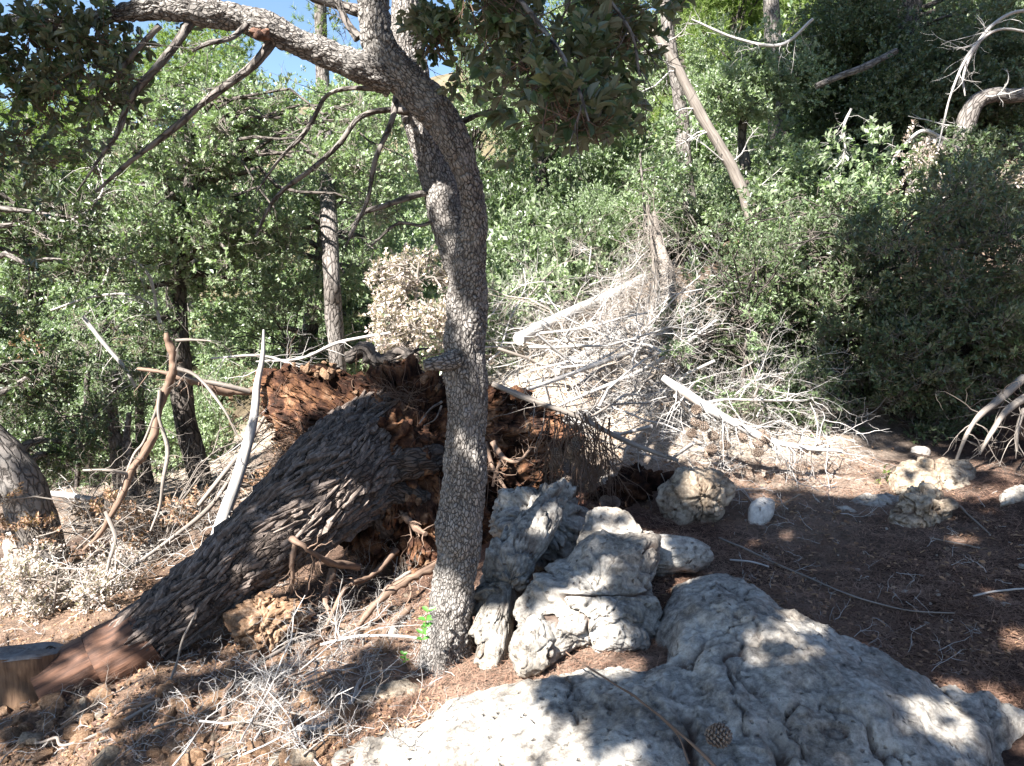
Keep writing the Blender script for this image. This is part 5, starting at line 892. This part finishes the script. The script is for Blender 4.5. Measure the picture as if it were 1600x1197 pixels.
lying('root', 'root_wood', 'thick brown root snaking down the clay slope left of the oak', [(560,985),(500,985),(430,1010),(380,1060),(350,1120),(330,1190)], .016, .01, .02, 12, cat='root', bend=.03)
lying('root', 'root_wood', 'second brown root curling beside the thick one', [(640,960),(590,1000),(560,1020),(540,1040)], .022, .012, .02, 12, cat='root', bend=.03)
for q, (pl, w_) in enumerate([([(650,900),(600,930),(570,975),(560,1020)], .012), ([(600,920),(540,960),(500,1000),(470,1050),(440,1090)], .01), ([(680,860),(640,890),(610,920)], .014), ([(560,1050),(500,1070),(430,1110),(400,1160)], .009),
        ([(460,1010),(400,1050),(370,1090)], .011), ([(520,930),(470,970),(420,1020)], .009), ([(620,980),(560,1000),(510,1040)], .013), ([(350,1040),(280,1090),(180,1130)], .008), ([(240,1110),(150,1150),(60,1160)], .009)]):
    lying('root', 'root_wood' if q % 2 else 'grey_twig', ['grey root starting just left of the oak foot', 'brown root below the log running towards the bottom', 'thick grey root tucked behind the oak trunk foot', 'brown root above the bleached curved piece', 'grey root beside the big clay lump', 'brown root right below the big clay lump', 'grey root curling under the egg shaped stone', 'brown root under the bare butt of the log', 'grey root nearest the bottom left corner'][q], pl, w_, w_*.6, .02, 9, cat='root', bend=.05, seed=q)
lying('stick', 'dead_wood', 'bleached curved branch piece just left of the slab tip', [(460,1145),(500,1143),(530,1130),(548,1105),(565,1070)], .012, .008, .02, 10)
lying('stick', 'dead_wood', 'bright bleached root end pointing at the oak foot', [(500,1020),(560,1010),(620,1010),(660,1015)], .008, .006, .05, 10)
lying('stick', 'dead_wood', 'pale stick by the stump foot', [(5,1080),(40,1083),(75,1078)], .008, .006, .03, 10)
lying('stick', 'grey_twig', 'grey stick crossing dark litter below the yellowish rock', [(1490,785),(1510,810),(1545,838)], .007, .004, .02)
lying('stick', 'grey_twig', 'thin grey stick at right below the outcrop', [(1450,845),(1500,855),(1530,860)], .004, .003, .02)
lying('stick', 'grey_twig', 'curved stick rising from the clay against the fallen log', [(265,1060),(275,1030),(290,990),(310,950)], .006, .005, .0, z=[-.2,-.14,-.02,.08])
c_ = WZ(1100, 1165, .2); tag(place('pine_cone', CM, c_+np.array([0, 0, .03]), (1.3, .3, 1.2), 1.05), 'brown pine cone lying on the slab at the bottom of the picture', 'pine cone')
# seedlings
def seedling(label, base, top, nleaf, L, seed):
    t = thing('oak_seedling', base, label, 'plant'); r_ = np.random.default_rng(seed); P = limb(base, top, r_, 8, .12); b_ = Buf(); tube(b_, P, .0014, 5, var=.5); b_.obj('stem', M['brown_twig'], t)
    for q in range(nleaf):
        k = 7-(q*5)//nleaf; b_ = Buf(); a_ = nrm(np.array([math.cos(q*2.4), math.sin(q*2.4), .35])); leaves(b_, P[k:k+1], a_[None], np.array([[0, -.45, 1.]]), np.array([L*r_.uniform(.75, 1.1)]), np.array([L*.6]), True, np.array([r_.uniform(.3, 1)])); b_.obj('leaf', M['seedling_leaf'], t)
seedling('bright green oak seedling in front of the oak trunk foot', W(655, 1035, 2.95), W(668, 955, 2.95), 14, .038, 1)
seedling('tiny green seedling in the litter left of the oak foot', W(640, 1045, 2.98), W(630, 1022, 2.95), 8, .024, 2)
#@@LITTER
# ------------------------------------------------------------------ litter and stones
r_ = np.random.default_rng(55)
SM = {k: [stone_mesh('stone', M[k], 2, 300+s_+7*len(k), 1, r_.uniform(.6, .9), r_.uniform(.4, .7)) for s_ in range(6)] for k in ('stone', 'clod', 'rock_warm')}
def stones(n, x0, x1, y0, y1, s0, s1, kinds, name, label, group, cat, poly=None):
    px = r_.uniform(x0, x1, n*2); py = r_.uniform(y0, y1, n*2)
    if poly: k = inside(px, py, [tuple(map(float, p)) for p in poly]); px, py = px[k], py[k]
    p, ok = onground(px[:n], py[:n])
    for q in np.where(ok)[0]:
        s_ = s0+(s1-s0)*r_.uniform(0, 1)**2.5; lb_ = ('tiny ' if s_ < s0+(s1-s0)*.1 else 'small ' if s_ < s0+(s1-s0)*.4 else 'chunky ')+label+(', at left' if px[q] < x0+(x1-x0)/3 else ', at right' if px[q] > x0+(x1-x0)*.67 else ', midway')+(', upper part' if py[q] < (y0+y1)/2 else ', lower part'); tag(place(name, SM[kinds[r_.integers(len(kinds))]][r_.integers(6)], p[q]+np.array([0, 0, s_*.15]), r_.uniform(-3, 3, 3)*np.array([.15, .15, 1]), s_), lb_, cat, group)
LS = [(0,1100),(250,1060),(480,1000),(640,930),(650,1040),(560,1110),(490,1197),(0,1197)]
stones(290, 0, 650, 930, 1197, .012, .075, ['clod', 'clod', 'clod', 'clod', 'rock_warm'], 'clay_clod', 'loose clod on the slope below the fallen log', 'clods and stones on the clay slope', 'clod', LS)
stones(60, 1130, 1600, 800, 1040, .008, .026, ['stone', 'rock_warm'], 'pebble', 'pale pebble in the dark pine litter', 'pebbles in the pine litter', 'pebble', [(1130,800),(1600,790),(1600,1050),(1400,1000),(1200,880)])
stones(40, 600, 1050, 560, 760, .03, .1, ['stone', 'stone', 'rock_warm'], 'stone', 'white stone in the brushwood heap', 'stones in the brushwood heap', 'stone')
b_ = Buf(); vv, ff = ico(1)
for (x0, x1, y0, y1, n_, s0, s1) in [(0,660,900,1197,3400,.004,.018),(1050,1600,740,1060,900,.002,.008),(760,1050,600,800,500,.006,.025),(0,400,700,930,500,.006,.02)]:
    p, ok = onground(r_.uniform(x0, x1, n_), r_.uniform(y0, y1, n_)); p = p[ok]; n_ = len(p); s_ = (s0+(s1-s0)*r_.uniform(0, 1, n_)**3)[:, None, None]
    V = vv[None]*(1+r_.uniform(-.3, .3, (n_, len(vv), 1)))*s_*r_.uniform(.5, 1.1, (n_, 1, 3))+p[:, None]; o = np.arange(n_)[:, None, None]*len(vv); b_.add(V.reshape(-1, 3), (ff[None]+o).reshape(-1, 3))
tag(b_.obj('gravel', M['clod'], smooth=False), 'crumbs of clay and limestone grit over the slope', 'gravel', kind='stuff')
def ground_scatter(n, x0, x1, y0, y1):
    p, ok = onground(r_.uniform(x0, x1, n), r_.uniform(y0, y1, n)); return p[ok]
# dry needles
b_ = Buf()
for (x0, x1, y0, y1, n_) in [(1030,1600,720,1110,44000),(560,1080,880,1120,10000),(0,700,860,1197,6000),(900,1200,740,900,4000)]:
    p = ground_scatter(n_, x0, x1, y0, y1); n_ = len(p); p += r_.normal(size=p.shape)*np.array([.03, .03, 0])
    p[:, 2] = G(p[:, 0], p[:, 1])+r_.uniform(.001, .012, n_); a_ = nrm(np.stack([r_.normal(size=n_), r_.normal(size=n_), r_.normal(size=n_)*.12], 1)); L = r_.uniform(.03, .09, (n_, 1)); s = nrm(np.cross(a_, np.array([0, 0, 1.])))*.0014
    e = p+a_*L+np.array([0, 0, .003])
    V = np.stack([p-s, p+s, e], 1).reshape(-1, 3); o = np.arange(n_)[:, None, None]*3; va = np.repeat(r_.uniform(0, 1, n_)**1.5, 3); b_.add(V, (np.array([[0, 1, 2]])[None]+o).reshape(-1, 3), va)
tag(b_.obj('needle_litter', M['needle'], smooth=False), 'carpet of dry reddish pine needles', 'pine needles', kind='stuff')
b_ = Buf()
for (x0, x1, y0, y1, n_) in [(1030,1600,700,1080,3000),(0,700,850,1197,2600),(60,420,680,900,3500),(780,1300,440,740,3000),(1000,1600,220,340,1500)]:
    p = ground_scatter(n_, x0, x1, y0, y1); p = p[fbm(p*2.4, 3, 71) > r_.uniform(-.35, .5, len(p))]; n_ = len(p); p[:, 2] += r_.uniform(.003, .02, n_)
    leaves(b_, p, r_.normal(size=(n_, 3))*np.array([1, 1, .25]), r_.normal(size=(n_, 3))*.4+np.array([0, 0, 1.]), r_.uniform(.014, .04, n_), r_.uniform(.007, .02, n_), True, r_.uniform(0, 1, n_)**1.3)
tag(b_.obj('leaf_litter', M['rust_leaf'], smooth=False), 'scatter of dry brown oak leaves on the ground', 'dead leaves', kind='stuff')
b_ = Buf(); c_, ok = onground([1380], [752]); 
sprigs(b_, np.repeat(c_, 6, 0)+r_.normal(size=(6, 3))*.012+np.array([0, 0, .03]), r_.normal(size=(6, 3))+np.array([0, 0, .5]), 7, .03, .012, True, r_)
tag(b_.obj('green_sprig', M['pine_needle'], smooth=False), 'bright yellow green sprig on the litter before the low outcrop', 'sprig')
